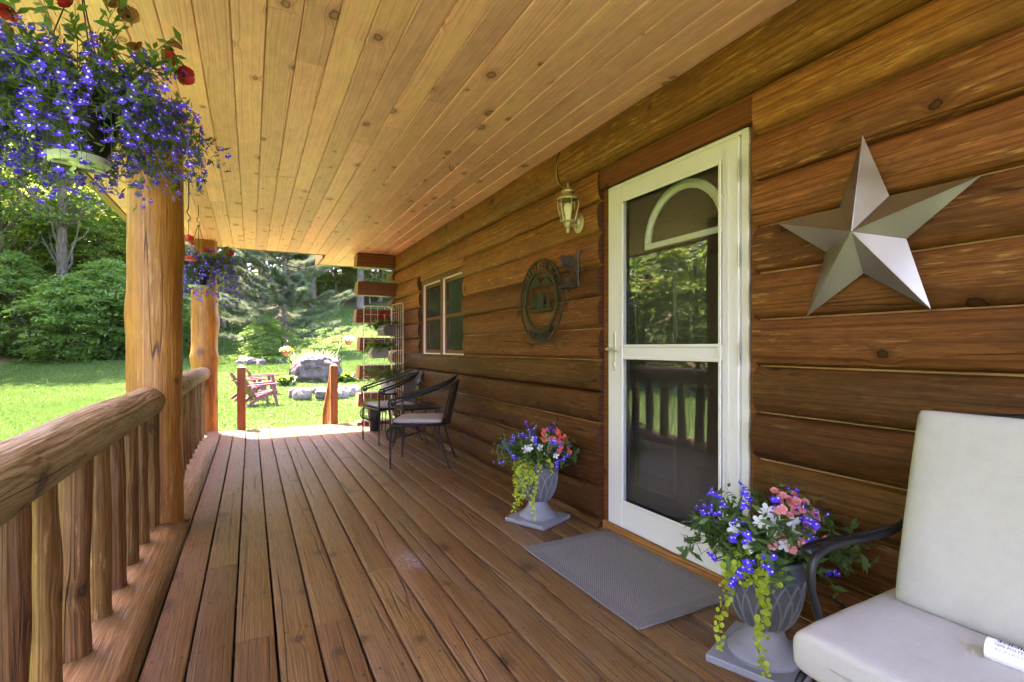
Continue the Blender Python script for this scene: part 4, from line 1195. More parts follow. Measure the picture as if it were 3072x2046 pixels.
# ------------------------------------------------------------------ steps and stair railings
st = thing("porch_steps", "two wooden steps from the deck down to the lawn", "steps", (.5, 8.0, -.40))
for k, (z, y) in enumerate(((-.135, 7.965), (-.255, 8.25))):
    for q in (0, 1): MB().box((-.52, y - 8.0 + q * .14, z + .37 - .0), (.52, y - 8.0 + q * .14 + .135, z + .405), ch=.004).build("tread", M['deck'], st)
MB().box((-.5, -.03, -.05), (-.46, .5, .22)).box((.46, -.03, -.05), (.5, .5, .22)).build("stringer", M['newel'], st, smooth=0)
def newel(mb, x, y, z0, z1, h=.052):
    mb.box((x - h, y - h, z0), (x + h, y + h, z1), ch=.004)
    mb.add([(x - h, y - h, z1), (x + h, y - h, z1), (x + h, y + h, z1), (x - h, y + h, z1), (x - h * .35, y - h * .35, z1 + .035), (x + h * .35, y - h * .35, z1 + .035), (x + h * .35, y + h * .35, z1 + .035), (x - h * .35, y + h * .35, z1 + .035)],
           [(0, 1, 5, 4), (1, 2, 6, 5), (2, 3, 7, 6), (3, 0, 4, 7), (4, 5, 6, 7)])
for X, lab in ((-.112, "square brown newel and stair rail left of the steps"), (1.105, "square brown newel with sloping stair rail right of the steps")):
    s_ = thing("stair_railing", lab, "railing", (X, 8.0, -.38), group="stair railings")
    newel_mb = MB(); newel(newel_mb, 0, 0.005, .10, .38 + .858); newel_mb.build("newel_post", M['newel'], s_)
    nb = MB(); newel(nb, 0, 1.02, -.1, .42, .045); nb.build("newel_post", M['newel'], s_)
    MB().add([(-.045, .058, 1.18), (.045, .058, 1.18), (.045, .97, .44), (-.045, .97, .44), (-.045, .058, 1.14), (.045, .058, 1.14), (.045, .97, .40), (-.045, .97, .40)],
             [(0, 1, 2, 3), (7, 6, 5, 4), (0, 4, 5, 1), (3, 2, 6, 7), (0, 3, 7, 4), (1, 5, 6, 2)]).build("handrail", M['newel'], s_)
    MB().add([(-.02, .058, .55), (.02, .058, .55), (.02, .97, -.02), (-.02, .97, -.02), (-.02, .058, .46), (.02, .058, .46), (.02, .97, -.09), (-.02, .97, -.09)],
             [(0, 1, 2, 3), (7, 6, 5, 4), (0, 4, 5, 1), (3, 2, 6, 7), (0, 3, 7, 4), (1, 5, 6, 2)]).build("lower_rail", M['newel'], s_)
    for k in range(6):
        y = .17 + k * .135; zt = 1.145 - (y - .058) * .811; zb = .54 - (y - .058) * .625
        MB().box((-.018, y - .018, zb), (.018, y + .018, zt), ch=.003).build("baluster", M['newel'], s_)

# ------------------------------------------------------------------ materials for the small things
t = NT("grey_woven_mat")
tc = t.n("ShaderNodeTexCoord").outputs["Object"]
sp = t.n("ShaderNodeSeparateXYZ", {0: tc}).outputs
kx = t.m('SINE', t.m('MULTIPLY', sp[0], 520.0)); ky = t.m('SINE', t.m('MULTIPLY', sp[1], 400.0))
wv = t.m('MULTIPLY_ADD', t.m('MULTIPLY', kx, ky), .5, .5)
nn = t.noise(tc, 240.0, 3.0, .7); bb_ = t.noise(tc, 5.0, 2.0)
edge = t.m('MAXIMUM', t.m('SUBTRACT', t.m('ABSOLUTE', sp[0]), .235), t.m('SUBTRACT', t.m('ABSOLUTE', sp[1]), .415))
bd = t.m('MULTIPLY', t.step(edge, -.004, .002), .35)
col = t.mix(t.m('MULTIPLY_ADD', nn, .8, t.m('MULTIPLY', wv, .4)), (.045, .042, .042), (.30, .285, .28))
col = t.mix(bd, col, (.12, .115, .118))
col = t.mix(t.m('MULTIPLY', bb_, .25), col, (.30, .27, .24))
M['mat'] = t.done(t.bsdf(col, .9, .15, normal=t.bump(t.m('ADD', wv, nn), .9, .003)))
M['galv'] = plain_mat("galvanised_steel", (.40, .40, .385), .36, .5, 1.0, nscale=7, namt=.2, bump=.14, bdist=.006)
M['brass'] = plain_mat("weathered_brass", (.47, .41, .24), .42, .5, .55, nscale=25, namt=.2)
M['amber_glass'] = glass_mat("lantern_glass", (.90, .90, .72), 1.5, .05)
M['bulb'] = plain_mat("frosted_bulb", (.85, .85, .80), .35, .5, nscale=10, namt=.02)
M['verdigris'] = plain_mat("dark_green_metal", (.034, .042, .028), .55, .4, .3, nscale=40, namt=.3)
M['castiron'] = plain_mat("brown_cast_iron", (.045, .034, .028), .5, .5, .3, nscale=60, namt=.35, bump=.4)
M['cushion'] = plain_mat("mauve_grey_cushion", (.33, .29, .29), .9, .15, nscale=180, namt=.06, bump=.25, bdist=.001)
M['linen'] = plain_mat("white_linen_cushion", (.450, .430, .400), .95, .08, nscale=300, namt=.06, bump=.5, bdist=.0012)
M['piping'] = plain_mat("linen_piping", (.34, .325, .30), .9, .1)
M['urn'] = plain_mat("grey_blue_resin_urn", (.115, .122, .138), .5, .4, nscale=30, namt=.10, bump=.1)
M['urn_relief'] = plain_mat("grey_urn_relief", (.20, .21, .235), .5, .4, nscale=30, namt=.08, bump=.1)
t = NT("pale_speckled_foot"); tc = t.n("ShaderNodeTexCoord").outputs["Object"]
v = t.n("ShaderNodeTexVoronoi", {"Vector": tc, "Scale": 62.0}).outputs["Distance"]
n2 = t.noise(tc, 8.0, 2.0)
M['urn_foot'] = t.done(t.bsdf(t.mix(t.step(v, .05, .11, 1, 0), t.mix(n2, (.19, .20, .23), (.24, .25, .285)), (.12, .12, .13)), .5, .4))
M['black_pot'] = plain_mat("black_plastic_pot", (.010, .010, .011), .45, .4)
M['saucer'] = plain_mat("pale_plastic_saucer", (.40, .43, .43), .3, .5)
M['soil'] = plain_mat("potting_soil", (.03, .022, .015), .95, .1)
M['wire_white'] = plain_mat("white_coated_wire", (.66, .65, .62), .45, .4)
M['galv_box'] = plain_mat("zinc_planter", (.24, .24, .23), .5, .4, .2, nscale=12, namt=.12)
M['white_pot'] = plain_mat("grey_white_pot", (.55, .56, .56), .5, .4)
LM['lobelia'] = leaf_mat("lobelia_leaf", (.030, .075, .022), (.085, .150, .040), .35, .45, .3)
LM['urn_leaf'] = leaf_mat("urn_leaf", (.040, .105, .030), (.105, .200, .055), .35, .45, .35)
LM['lime'] = leaf_mat("lime_creeping_leaf", (.30, .42, .02), (.50, .62, .05), .35, .45, .3, (.5, .62, .05))
LM['fern'] = leaf_mat("fern_leaf", (.045, .085, .025), (.11, .16, .055), .35)
LM['petunia'] = leaf_mat("petunia_leaf", (.055, .13, .03), (.13, .24, .06), .35)
def petal(name, col, tr=.25, vary=.25):
    t = NT(name); rnd = t.n("ShaderNodeObjectInfo").outputs["Random"]
    isl = t.n("ShaderNodeNewGeometry").outputs["Random Per Island"]
    vl = t.m('MULTIPLY_ADD', t.m('FRACT', t.m('ADD', rnd, isl)), vary * 2, 1 - vary)
    c = t.n("ShaderNodeHueSaturation", {"Value": vl, "Color": (*col, 1)}).outputs[0]
    return t.done(t.n("ShaderNodeMixShader", {0: tr, 1: t.bsdf(c, .5, .25), 2: t.n("ShaderNodeBsdfTranslucent", {"Color": c}).outputs[0]}).outputs[0])
M['blue'] = petal("lobelia_blue", (.105, .052, .72), .3, .35)
M['eye'] = petal("lobelia_white_eye", (.75, .72, .90), .1, .1)
M['whitep'] = petal("white_petal", (.86, .87, .86), .25, .06)
M['pink'] = petal("pink_petal", (.86, .36, .35), .25, .15)
M['coral'] = petal("coral_petal", (.84, .19, .13), .25, .15)
M['petred'] = petal("dark_red_petal", (.36, .018, .020), .25, .3)
M['petbronze'] = petal("bronze_petal", (.26, .10, .045), .25, .3)
M['yellow'] = petal("yellow_petal", (.75, .45, .03), .25, .2)

# ------------------------------------------------------------------ doormat
mb = MB(); n1, n2 = 14, 22; V = []; th = .009
for s in (0, 1):
    for i in range(n1 + 1):
        for j in range(n2 + 1):
            V.append((-.292 + .584 * i / n1, -.472 + .944 * j / n2, (th + .0015 * nz(i * .4, j * .35)) * s + .001))
w = n2 + 1; o2 = (n1 + 1) * w; F = []
for i in range(n1):
    for j in range(n2):
        a = i * w + j; F.append((o2 + a, o2 + a + w, o2 + a + w + 1, o2 + a + 1)); F.append((a, a + 1, a + w + 1, a + w))
for i in range(n1): F += [(i * w, (i + 1) * w, o2 + (i + 1) * w, o2 + i * w), (i * w + n2, o2 + i * w + n2, o2 + (i + 1) * w + n2, (i + 1) * w + n2)]
for j in range(n2): F += [(j, o2 + j, o2 + j + 1, j + 1), (n1 * w + j, n1 * w + j + 1, o2 + n1 * w + j + 1, o2 + n1 * w + j)]
o = mb.add(V, F).build("doormat", M['mat'], None, (1.663, 2.062, .002), rot=(0, 0, .012), smooth=40)
tag(o, "grey woven doormat on the deck in front of the storm door", "doormat")

# ------------------------------------------------------------------ barn star
st_ = thing("barn_star", "large galvanised five pointed metal star hung on the log wall", "wall star", (1.912, 1.040, 1.53))
R0, R1 = .342, .138
out = []
for k in range(10):
    a_ = math.pi / 2 + k * math.pi / 5; rr = R0 if k % 2 == 0 else R1
    out.append((0.0 if k % 2 == 0 else .004, rr * math.cos(a_), rr * math.sin(a_)))
apex = (-.068, 0, 0)
for k in range(0, 10, 2):
    a_, b_, c_ = out[k - 1], out[k], out[(k + 1) % 10]
    mid = tuple(b_[i] * .985 + apex[i] * .015 for i in range(3))
    mb = MB(); mb.add([apex, a_, b_, c_], [(0, 1, 2), (0, 2, 3)])
    mb.add([(q[0] + .0025, q[1], q[2]) for q in (apex, a_, b_, c_)], [(2, 1, 0), (3, 2, 0)])
    mb.tube([apex, b_], [.0022, .0018], 6)
    mb.build("star_point", M['galv'], st_, smooth=10)

# ------------------------------------------------------------------ wall lantern
ln = thing("wall_lantern", "cream brass carriage lantern on the wall left of the door", "lantern", (1.93, 2.805, 1.95))
mb = MB().lathe([(.055, 0), (.058, .006), (.050, .014), (.030, .020), (.026, .030)], 24)
mb.v = [np.array([(-p[2], p[0], p[1] * 1.15) for p in v]) for v in mb.v]
mb.build("backplate", M['brass'], ln)
bx_, bz = -.088, .078          # lantern body centre, relative
MB().tube(smooth_path([(-.02, 0, .0), (-.05, 0, -.015), (-.075, 0, -.02), (bx_, 0, -.005)]), .009, 8).build("arm", M['brass'], ln)
def hexa(prof, nm, mat, rot=.3, n=6, ts=None):
    mb = MB().lathe([(r_, z_) for r_, z_ in prof], n, (0, 0, 0)); mb.xform(Matrix.Translation((bx_, 0, bz)) @ Matrix.Rotation(rot, 4, 'Z')); return mb.build(nm, mat, ln, smooth=ts or 25)
hexa([(.012, -.150), (.010, -.120), (.024, -.108), (.028, -.085), (.046, -.080), (.046, -.072)], "base_cup", M['brass'], n=16, ts=50)
hexa([(.070, .062), (.072, .070), (.060, .078), (.026, .092), (.022, .104), (.042, .112), (.044, .120), (.020, .134), (.008, .142), (.008, .160), (.004, .178)], "lantern_cap", M['brass'], n=18, ts=50)
for k in range(6):
    a0, a1 = .3 + k * math.pi / 3, .3 + (k + 1) * math.pi / 3
    q = lambda r_, a_, z_: (bx_ + r_ * math.cos(a_), r_ * math.sin(a_), bz + z_)
    MB().add([q(.044, a0, -.072), q(.044, a1, -.072), q(.069, a1, .03), q(.069, a0, .03), q(.062, a1, .064), q(.062, a0, .064)], [(0, 1, 2, 3), (3, 2, 4, 5)]).build("lantern_pane", M['amber_glass'], ln, smooth=0)
    MB().tube([q(.045, a0, -.075), q(.070, a0, .03), q(.063, a0, .066)], .0032, 6).build("lantern_rib", M['brass'], ln)
hexa([(.016, -.07), (.018, -.03), (.026, -.005), (.026, .02), (.014, .04), (.004, .045)], "bulb", M['bulb'], n=14, ts=60)

# ------------------------------------------------------------------ dinner bell with bear
bl = thing("bear_bell", "brown cast iron dinner bell with bear silhouette on a wall bracket", "bell", (1.925, 2.795, 1.52))
MB().tube(smooth_path([(-.006, 0, .02), (-.012, 0, .06), (-.012, 0, .135), (-.012, 0, .21), (-.006, 0, .252)], 4), [.014] * 3 + [.011] * 11 + [.014] * 3, 8).build("wall_bracket", M['castiron'], bl)
MB().tube(smooth_path([(-.01, 0, .10), (-.035, 0, .118), (-.06, 0, .125), (-.105, 0, .128), (-.155, 0, .126)], 4), .0075, 8).tube([(-.02 + .014 * math.cos(a_), 0, .085 + .014 * math.sin(a_)) for a_ in np.linspace(0, 5.5, 10)], .004, 6).build("arm", M['castiron'], bl)
bear = [(-.150, .196), (-.158, .188), (-.156, .176), (-.140, .172), (-.132, .166), (-.136, .150), (-.143, .134), (-.120, .134), (-.114, .150), (-.106, .152), (-.103, .134), (-.086, .134), (-.086, .152), (-.072, .154), (-.066, .134), (-.044, .134), (-.046, .150), (-.036, .170), (-.038, .192), (-.052, .207), (-.078, .211), (-.100, .205), (-.118, .208), (-.128, .204), (-.132, .211), (-.139, .211), (-.141, .204)]
mb = MB(); nb = len(bear)
mb.add([(p, -.004, q) for p, q in bear] + [(p, .004, q) for p, q in bear], [tuple(range(nb)), tuple(range(2 * nb - 1, nb - 1, -1))] + [(i, (i + 1) % nb, nb + (i + 1) % nb, nb + i) for i in range(nb)])
mb.build("bear_figure", M['castiron'], bl, smooth=0)
MB().tube([(-.086, 0, .122), (-.086, .006, .110), (-.086, -.004, .098), (-.086, 0, .082)], .003, 6).build("chain", M['castiron'], bl)
mb = MB().lathe([(.012, .072), (.024, .070), (.030, .060), (.036, .030), (.048, .008), (.060, .0), (.060, -.004), (.046, .002), (.030, .03), (.020, .06)], 22, (-.086, 0, 0), cap=False); mb.build("bell", M['castiron'], bl, smooth=50)
MB().lathe([(.003, .06), (.003, .0), (.010, -.012), (.010, -.024), (.003, -.032)], 10, (-.086, 0, 0)).tube([(-.086, 0, -.03), (-.086, .002, -.19)], .0012, 4).build("clapper", M['castiron'], bl)

# ------------------------------------------------------------------ round metal sign
sg = thing("round_metal_sign", "round dark green cut metal sign with cabin scene on the wall", "wall sign", (1.912, 3.285, 1.475))
def ring(r0, r1, z=.0, th=.004, n=56):
    mb = MB(); V = []; F = []
    for k in range(n):
        a_ = 2 * math.pi * k / n
        for r_, x_ in ((r0, -th), (r1, -th), (r1, th), (r0, th)): V.append((x_, r_ * math.cos(a_), r_ * math.sin(a_)))
    for k in range(n):
        k2 = (k + 1) % n
        for i in range(4): F.append((k * 4 + i, k * 4 + (i + 1) % 4, k2 * 4 + (i + 1) % 4, k2 * 4 + i))
    return mb.add(V, F)
ring(.298, .313).build("outer_ring", M['verdigris'], sg, smooth=20)
ring(.212, .240).build("inner_ring", M['verdigris'], sg, smooth=20)
def plate(pts, nm, x=-.002, th=.003):
    mb = MB(); n = len(pts); mb.add([(x - th, p, q) for p, q in pts] + [(x + th, p, q) for p, q in pts], [tuple(range(n)), tuple(range(2 * n - 1, n - 1, -1))] + [(i, (i + 1) % n, n + (i + 1) % n, n + i) for i in range(n)])
    return mb.build(nm, M['verdigris'], sg, smooth=0)
# image left is +Y, so mirror the scene in y
for yc, h_, z0 in ((.11, .17, -.06), (.06, .13, -.06), (-.12, .16, -.07)):
    pts = [(yc - .004, z0), (yc + .004, z0), (yc + .004, z0 + .02), (yc + .032, z0 + .02), (yc + .014, z0 + .06), (yc + .024, z0 + .06), (yc + .008, z0 + h_ * .7), (yc, z0 + h_), (yc - .008, z0 + h_ * .7), (yc - .024, z0 + .06), (yc - .014, z0 + .06), (yc - .032, z0 + .02), (yc - .004, z0 + .02)]
    plate(pts, "tree_cutout")
plate([(-.06, -.05), (.03, -.05), (.03, .02), (.045, .02), (-.015, .075), (-.075, .02), (-.06, .02)], "cabin_cutout", -.006)
plate([(-.16, -.075), (.16, -.075), (.165, -.06), (.02, -.052), (-.165, -.06)], "ground_cutout", -.004)
plate([(-.19, .10), (-.10, .17), (-.02, .13), (.05, .185), (.17, .11), (.10, .10), (.0, .115), (-.1, .10)], "mountain_cutout", -.004)
rg = random.Random(2)
for a0, a1, n in ((1.75, 3.0, 11), (4.2, 5.2, 9), (.25, 1.35, 8)):
    for k in range(n):
        a_ = a0 + (a1 - a0) * k / (n - 1); p = []
        w_ = rg.choice([.006, .009, .011])
        mb = MB().box((-.003, -w_ * .5, .243), (.003, -w_ * .5 + .004, .295))
        if k % 2: mb.box((-.003, -w_ * .5, .288), (.003, w_ * .8, .295))
        if k % 3: mb.box((-.003, w_ * .8, .246), (.003, w_ * .8 + .004, .292))
        mb.xform(Matrix.Rotation(a_ - math.pi / 2, 4, 'X')); mb.build("letter_stroke", M['verdigris'], sg, smooth=0)
MB().tube([(-.002, 0, .245), (.002, .006, .268), (-.002, -.004, .28), (0, 0, .305)], .004, 6).build("chain", M['verdigris'], sg)

# ------------------------------------------------------------------ ceiling hook
hk = MB().tube(smooth_path([(0, 0, .0), (0, 0, -.025), (.012, 0, -.045), (.028, 0, -.035), (.03, 0, -.015)], 5), .003, 6)
tag(hk.build("ceiling_hook", M['iron'], None, (1.336, 3.65, Z_CEIL)), "small black screw hook in the ceiling boards above the deck", "hook")

# ------------------------------------------------------------------ wrought iron chairs
def scroll(c, r, turns, axis_x, axis_z, n=22):
    return [Vector(c) + Vector(axis_x) * (r * (1 - .75 * q) * math.cos(q * turns * 6.283)) + Vector(axis_z) * (r * (1 - .75 * q) * math.sin(q * turns * 6.283)) for q in np.linspace(0, 1, n)]
def cushion_mb(w, d, h, p=6.0, n=16, crown=.0, tuft=(), pw=.28):
    V = []; F = []
    us = np.sin(np.linspace(-1, 1, n + 1) * math.pi / 2)
    for s in (1, -1):
        for i, u in enumerate(us):
            for j, v in enumerate(us):
                e = max(0, (1 - abs(u) ** p)) * max(0, (1 - abs(v) ** p))
                z = s * h / 2 * (e ** pw) * (1 + crown * (1 - u * u) * (1 - v * v))
                for tx, ty in tuft: z -= s * .012 * math.exp(-((u * w / 2 - tx) ** 2 + (v * d / 2 - ty) ** 2) / .0012)
                ins = 1 - .012 * (1 - e ** .3)
                V.append((u * w / 2 * ins, v * d / 2 * ins, z))
    k = n + 1; o_ = k * k
    for i in range(n):
        for j in range(n):
            a = i * k + j; F.append((a, a + k, a + k + 1, a + 1)); F.append((o_ + a, o_ + a + 1, o_ + a + k + 1, o_ + a + k))
    return MB().add(V, F)
def iron_chair(label, loc, rz):
    c = thing("wrought_iron_chair", label, "chair", loc, rz, "black wrought iron patio chairs")
    # local +X is the front of the chair
    SZ = .405
    sf = [(.25, -.26), (.25, .26), (-.16, .235), (-.25, .12), (-.27, 0), (-.25, -.12), (-.16, -.235), (.25, -.26)]
    MB().tube(smooth_path([(p[0], p[1], SZ) for p in sf[1:]], 4) , .010, 8).tube([(.25, -.26, SZ), (.25, .26, SZ)], .010, 8).build("seat_frame", M['iron'], c)
    ms = MB()
    for k in range(-8, 9):
        ms.tube([(-.22, k * .028, SZ - .004), (.25, k * .028, SZ - .004)], .0025, 4, cap=False)
    ms.build("seat_mesh", M['iron'], c)
    for s in (-1, 1):
        ft = [(.25, s * .26, 0.004), (.252, s * .262, .12), (.25, s * .262, SZ), (.255, s * .275, .52), (.262, s * .285, .615)]
        sc_ = scroll((.222, s * .285, .615), .040, 1.2, (1, 0, 0), (0, 0, 1))
        MB().tube(smooth_path(ft, 4) + sc_[1:], .0095, 8).lathe([(.016, 0), (.016, .006), (.01, .014)], 10, (.25, s * .26, 0)).build("leg", M['iron'], c)
        MB().tube(smooth_path([(-.30, s * .25, .004), (-.245, s * .225, .15), (-.20, s * .205, .30), (-.19, s * .20, SZ)], 5), .0095, 8).lathe([(.016, 0), (.016, .006), (.01, .014)], 10, (-.30, s * .25, 0)).build("leg", M['iron'], c)
    for dz, dr, nm in ((0, 0, "arm_rail"), (-.035, -.022, "arm_rail")):
        P = []
        for a_ in np.linspace(-1, 1, 25):
            th = a_ * 2.35; q = 1 - abs(a_)
            x = -.05 - (.30 + dr) * math.cos(th * .667) if True else 0
            x = .25 - (.585 + dr) * (1 - abs(a_) ** 2.2); y = math.copysign((.285 + dr * .6) * min(1, abs(a_) ** .62 * 1.12), a_)
            z = .640 + dz + .215 * (1 - abs(a_) ** 1.6)
            P.append((x, y, z))
        MB().tube(P, .010, 8).build(nm, M['iron'], c)
    # back panel: curved frame and expanded lattice
    def bp(u, v):    # u -1..1 across, v 0..1 up
        w = .185 + .035 * v
        return Vector((-.225 - .085 * v - .05 * (1 - u * u), u * w, SZ + .02 + (.36 + .03 * (1 - u * u)) * v))
    MB().tube([bp(u, v) for u, v in [(-1, q) for q in np.linspace(0, .88, 8)] + [(q, 1 - .12 * abs(q) ** 6) for q in np.linspace(-.9, .9, 14)] + [(1, q) for q in np.linspace(.88, 0, 8)]], .008, 6).tube([bp(q, .02) for q in np.linspace(-1, 1, 12)], .007, 6).build("back_frame", M['iron'], c)
    lt = MB(); N = 10
    for dgn in (1, -1):
        for k in range(-N, N + 1):
            seg = []
            for q in np.linspace(0, 1, 12):
                u = k / N * 2 * .95 + dgn * (q - .5) * 2.2
                if -1 <= u <= 1: seg.append(bp(u, .02 + q * .96))
            if len(seg) > 1: lt.tube(seg, .0042, 4, cap=False)
    lt.build("back_lattice", M['iron'], c)
    # rolled mesh apron under the front edge
    ap = MB()
    arc = lambda a_: (.215 + .075 * math.sin(a_), SZ - .085 - .075 * math.cos(a_) + .075)
    for k in range(-9, 10):
        ap.tube([(arc(a_)[0], k * .027, arc(a_)[1] - .075) for a_ in np.linspace(.1, 3.6, 9)], .0022, 4, cap=False)
    for s in (-1, 1): ap.tube([(arc(a_)[0], s * .25, arc(a_)[1] - .075) for a_ in np.linspace(-.2, 4.2, 12)], .006, 6)
    ap.build("apron_mesh", M['iron'], c)
    co = cushion_mb(.46, .46, .050, 7, 14, .2, [(-.09, -.09), (.09, -.09), (-.09, .09), (.09, .09)]).build("seat_cushion", M['cushion'], c, (.005, 0, SZ + .034), smooth=60)
    return c
iron_chair("near black wrought iron chair with mauve cushion, closest to the camera", (1.50, 4.875, 0), math.radians(153))
iron_chair("far black wrought iron chair with mauve cushion, next to the wire trellis", (1.53, 6.27, 0), math.radians(-171))

# side table and candle lantern
tb_ = thing("iron_side_table", "small square black iron side table between the two patio chairs", "table", (1.64, 5.60, 0))
mb = MB().box((-.215, -.215, .455), (.215, .215, .472), ch=.004)
mb.build("table_top", M['iron'], tb_)
for sx in (-1, 1):
    for sy in (-1, 1):
        MB().tube(smooth_path([(sx * .2, sy * .2, .004), (sx * .17, sy * .17, .2), (sx * .185, sy * .185, .455)], 4), .008, 8).build("leg", M['iron'], tb_)
MB().tube([(-.17, -.17, .17), (.17, .17, .17)], .006, 6).tube([(-.17, .17, .17), (.17, -.17, .17)], .006, 6).build("stretcher", M['iron'], tb_)
cl = thing("candle_lantern", "amber glass candle lantern on wire legs on the iron side table", "lantern", (1.70, 5.60, .473))
M['amber'] = glass_mat("amber_candle_glass", (.85, .60, .14), 1.5)
M['wax'] = plain_mat("yellow_candle_wax", (.70, .48, .10), .5, .4)
for k in range(3):
    a_ = k * 2.09 + .3
    MB().tube(smooth_path([(.07 * math.cos(a_), .07 * math.sin(a_), 0), (.03 * math.cos(a_), .03 * math.sin(a_), .05), (.012 * math.cos(a_), .012 * math.sin(a_), .08), (.04 * math.cos(a_), .04 * math.sin(a_), .12), (.046 * math.cos(a_), .046 * math.sin(a_), .24)], 4), .003, 5).build("leg", M['iron'], cl)
MB().lathe([(.018, .08), (.032, .11), (.042, .17), (.044, .23)], 16, cap=False).build("glass_cup", M['amber'], cl)
MB().lathe([(.014, .085), (.026, .115), (.033, .17)], 14).build("candle", M['wax'], cl)
MB().lathe([(.046, .232), (.046, .238), (.02, .255), (.006, .262), (.006, .28)], 14).build("cap", M['iron'], cl)

# ------------------------------------------------------------------ plants: shared builders
def stem_path(p0, az, el, L, droop, r, n=7):
    p = np.array(p0, float); P = [p.copy()]; e = el
    for i in range(n):
        o_ = np.array([math.cos(az), math.sin(az), 0])
        p = p + (o_ * math.cos(e) + np.array([0, 0, math.sin(e)])) * (L / n)
        e -= droop / n * (1 + .35 * r.normal()); az += r.normal() * .12
        e = max(e, -1.5)
        P.append(p.copy())
    return np.array(P)
def tubes_np(paths, rad, k=3):
    Vs, Fs, o_ = [], [], 0
    for P in paths:
        n = len(P); d = unit(np.gradient(P, axis=0)); x = unit(np.cross(d, [0.3, .2, 1.0])); y = np.cross(d, x)
        rr = np.linspace(rad, rad * .45, n)[:, None, None]
        a_ = np.arange(k) * 2 * np.pi / k
        V = P[:, None] + (x[:, None] * np.cos(a_)[None, :, None] + y[:, None] * np.sin(a_)[None, :, None]) * rr
        idx = np.arange(n * k).reshape(n, k)
        F = np.stack([idx[:-1], np.roll(idx, -1, 1)[:-1], np.roll(idx, -1, 1)[1:], idx[1:]], -1).reshape(-1, 4)
        Vs.append(V.reshape(-1, 3)); Fs.append(F + o_); o_ += n * k
    return np.concatenate(Vs), np.concatenate(Fs)
def leaves_on(paths, per, size, r, q0=.1, aspect=.28, upn=.5):
    P, N, A = [], [], []
    for S in paths:
        n = len(S) - 1
        for i in range(per):
            q = q0 + (1 - q0) * r.random(); f = q * n; a0 = min(n - 1, int(f)); p = S[a0] * (1 - f + a0) + S[a0 + 1] * (f - a0)
            d = unit(S[a0 + 1] - S[a0]); sd = unit(np.cross(d, r.normal(size=3)) + d * .6)
            P.append(p + sd * size * .45); A.append(sd); N.append(unit(np.array([0, 0, upn]) + r.normal(size=3) * .6))
    return np.array(P), np.array(N), np.array(A)
def merge(parts):
    Vs, Fs, o_ = [], [], 0
    for V, F in parts:
        Vs.append(V); Fs.append(F + o_); o_ += len(V)
    return np.concatenate(Vs), np.concatenate(Fs)
def fl_mesh(name, petals, mats, eye=0.0, cup=.15, eyemi=1):
    """petals: list of (angle, length, width, lift); facing +Z, unit size"""
    V, F, mi = [], [], []
    for a_, l, w, lift in petals:
        o_ = len(V); c_, s_ = math.cos(a_), math.sin(a_)
        for u, v, z in ((.04, 0, 0), (.45 * l, w * .5, cup * .45 + lift * .4), (.82 * l, w * .42, cup + lift), (l, 0, cup * 1.1 + lift), (.82 * l, -w * .42, cup + lift), (.45 * l, -w * .5, cup * .45 + lift), (.5 * l, 0, cup * .2 + lift * .4)):
            V.append((u * c_ - v * s_, u * s_ + v * c_, z))
        F += [(o_, o_ + 1, o_ + 6, o_ + 5), (o_ + 1, o_ + 2, o_ + 3, o_ + 6), (o_ + 6, o_ + 3, o_ + 4, o_ + 5)]; mi += [0] * 3
    if eye:
        o_ = len(V)
        for k in range(6): V.append((eye * math.cos(k * 1.047), eye * math.sin(k * 1.047), cup * .3 + .06))
        F += [(o_, o_ + 1, o_ + 2, o_ + 3), (o_, o_ + 3, o_ + 4, o_ + 5)]; mi += [eyemi] * 2
    return np_mesh(name, np.array(V), np.array(F), mats, mi)
FM = {
    'lobelia': fl_mesh("lobelia_flower", [(-1.57, 1.0, .62, 0), (-.62, .95, .58, 0), (-2.52, .95, .58, 0), (.95, .62, .26, .2), (2.19, .62, .26, .2)], [M['blue'], M['eye']], .20, .12),
    'star': fl_mesh("white_star_flower", [(k * 1.2566 + .3, 1.0, .62, 0) for k in range(5)], [M['whitep'], M['whitep']], .1, .22),
    'pink': fl_mesh("pink_double_flower", [(k * 1.2566, 1.0, .95, 0) for k in range(5)] + [(k * 1.2566 + .6, .74, .75, .24) for k in range(5)] + [(k * 1.57 + .2, .46, .5, .46) for k in range(4)], [M['pink'], M['pink']], 0, .22),
    'coral': fl_mesh("coral_double_flower", [(k * 1.2566, 1.0, .95, 0) for k in range(5)] + [(k * 1.2566 + .6, .74, .75, .24) for k in range(5)] + [(k * 1.57 + .2, .46, .5, .46) for k in range(4)], [M['coral'], M['coral']], 0, .22),
    'petred': fl_mesh("petunia_flower", [(k * 1.2566, 1.0, 1.15, 0) for k in range(5)], [M['petred'], M['soil']], .22, .75),
    'petbronze': fl_mesh("petunia_flower", [(k * 1.2566, 1.0, 1.15, 0) for k in range(5)], [M['petbronze'], M['soil']], .22, .75),
    'yellow': fl_mesh("yellow_flower", [(k * 1.2566, 1.0, .8, 0) for k in range(5)], [M['yellow'], M['soil']], .15, .3),
}
def put_flower(kind, p, d, size, parent, name=None, roll=None, r=RNG):
    d = Vector(d).normalized()
    q = d.to_track_quat('Z', 'Y') @ Quaternion((0, 0, 1), r.normal() * .35 if roll is None else roll)
    return link(name or FM[kind].name.split('.')[0], FM[kind], parent, tuple(p), q, size)
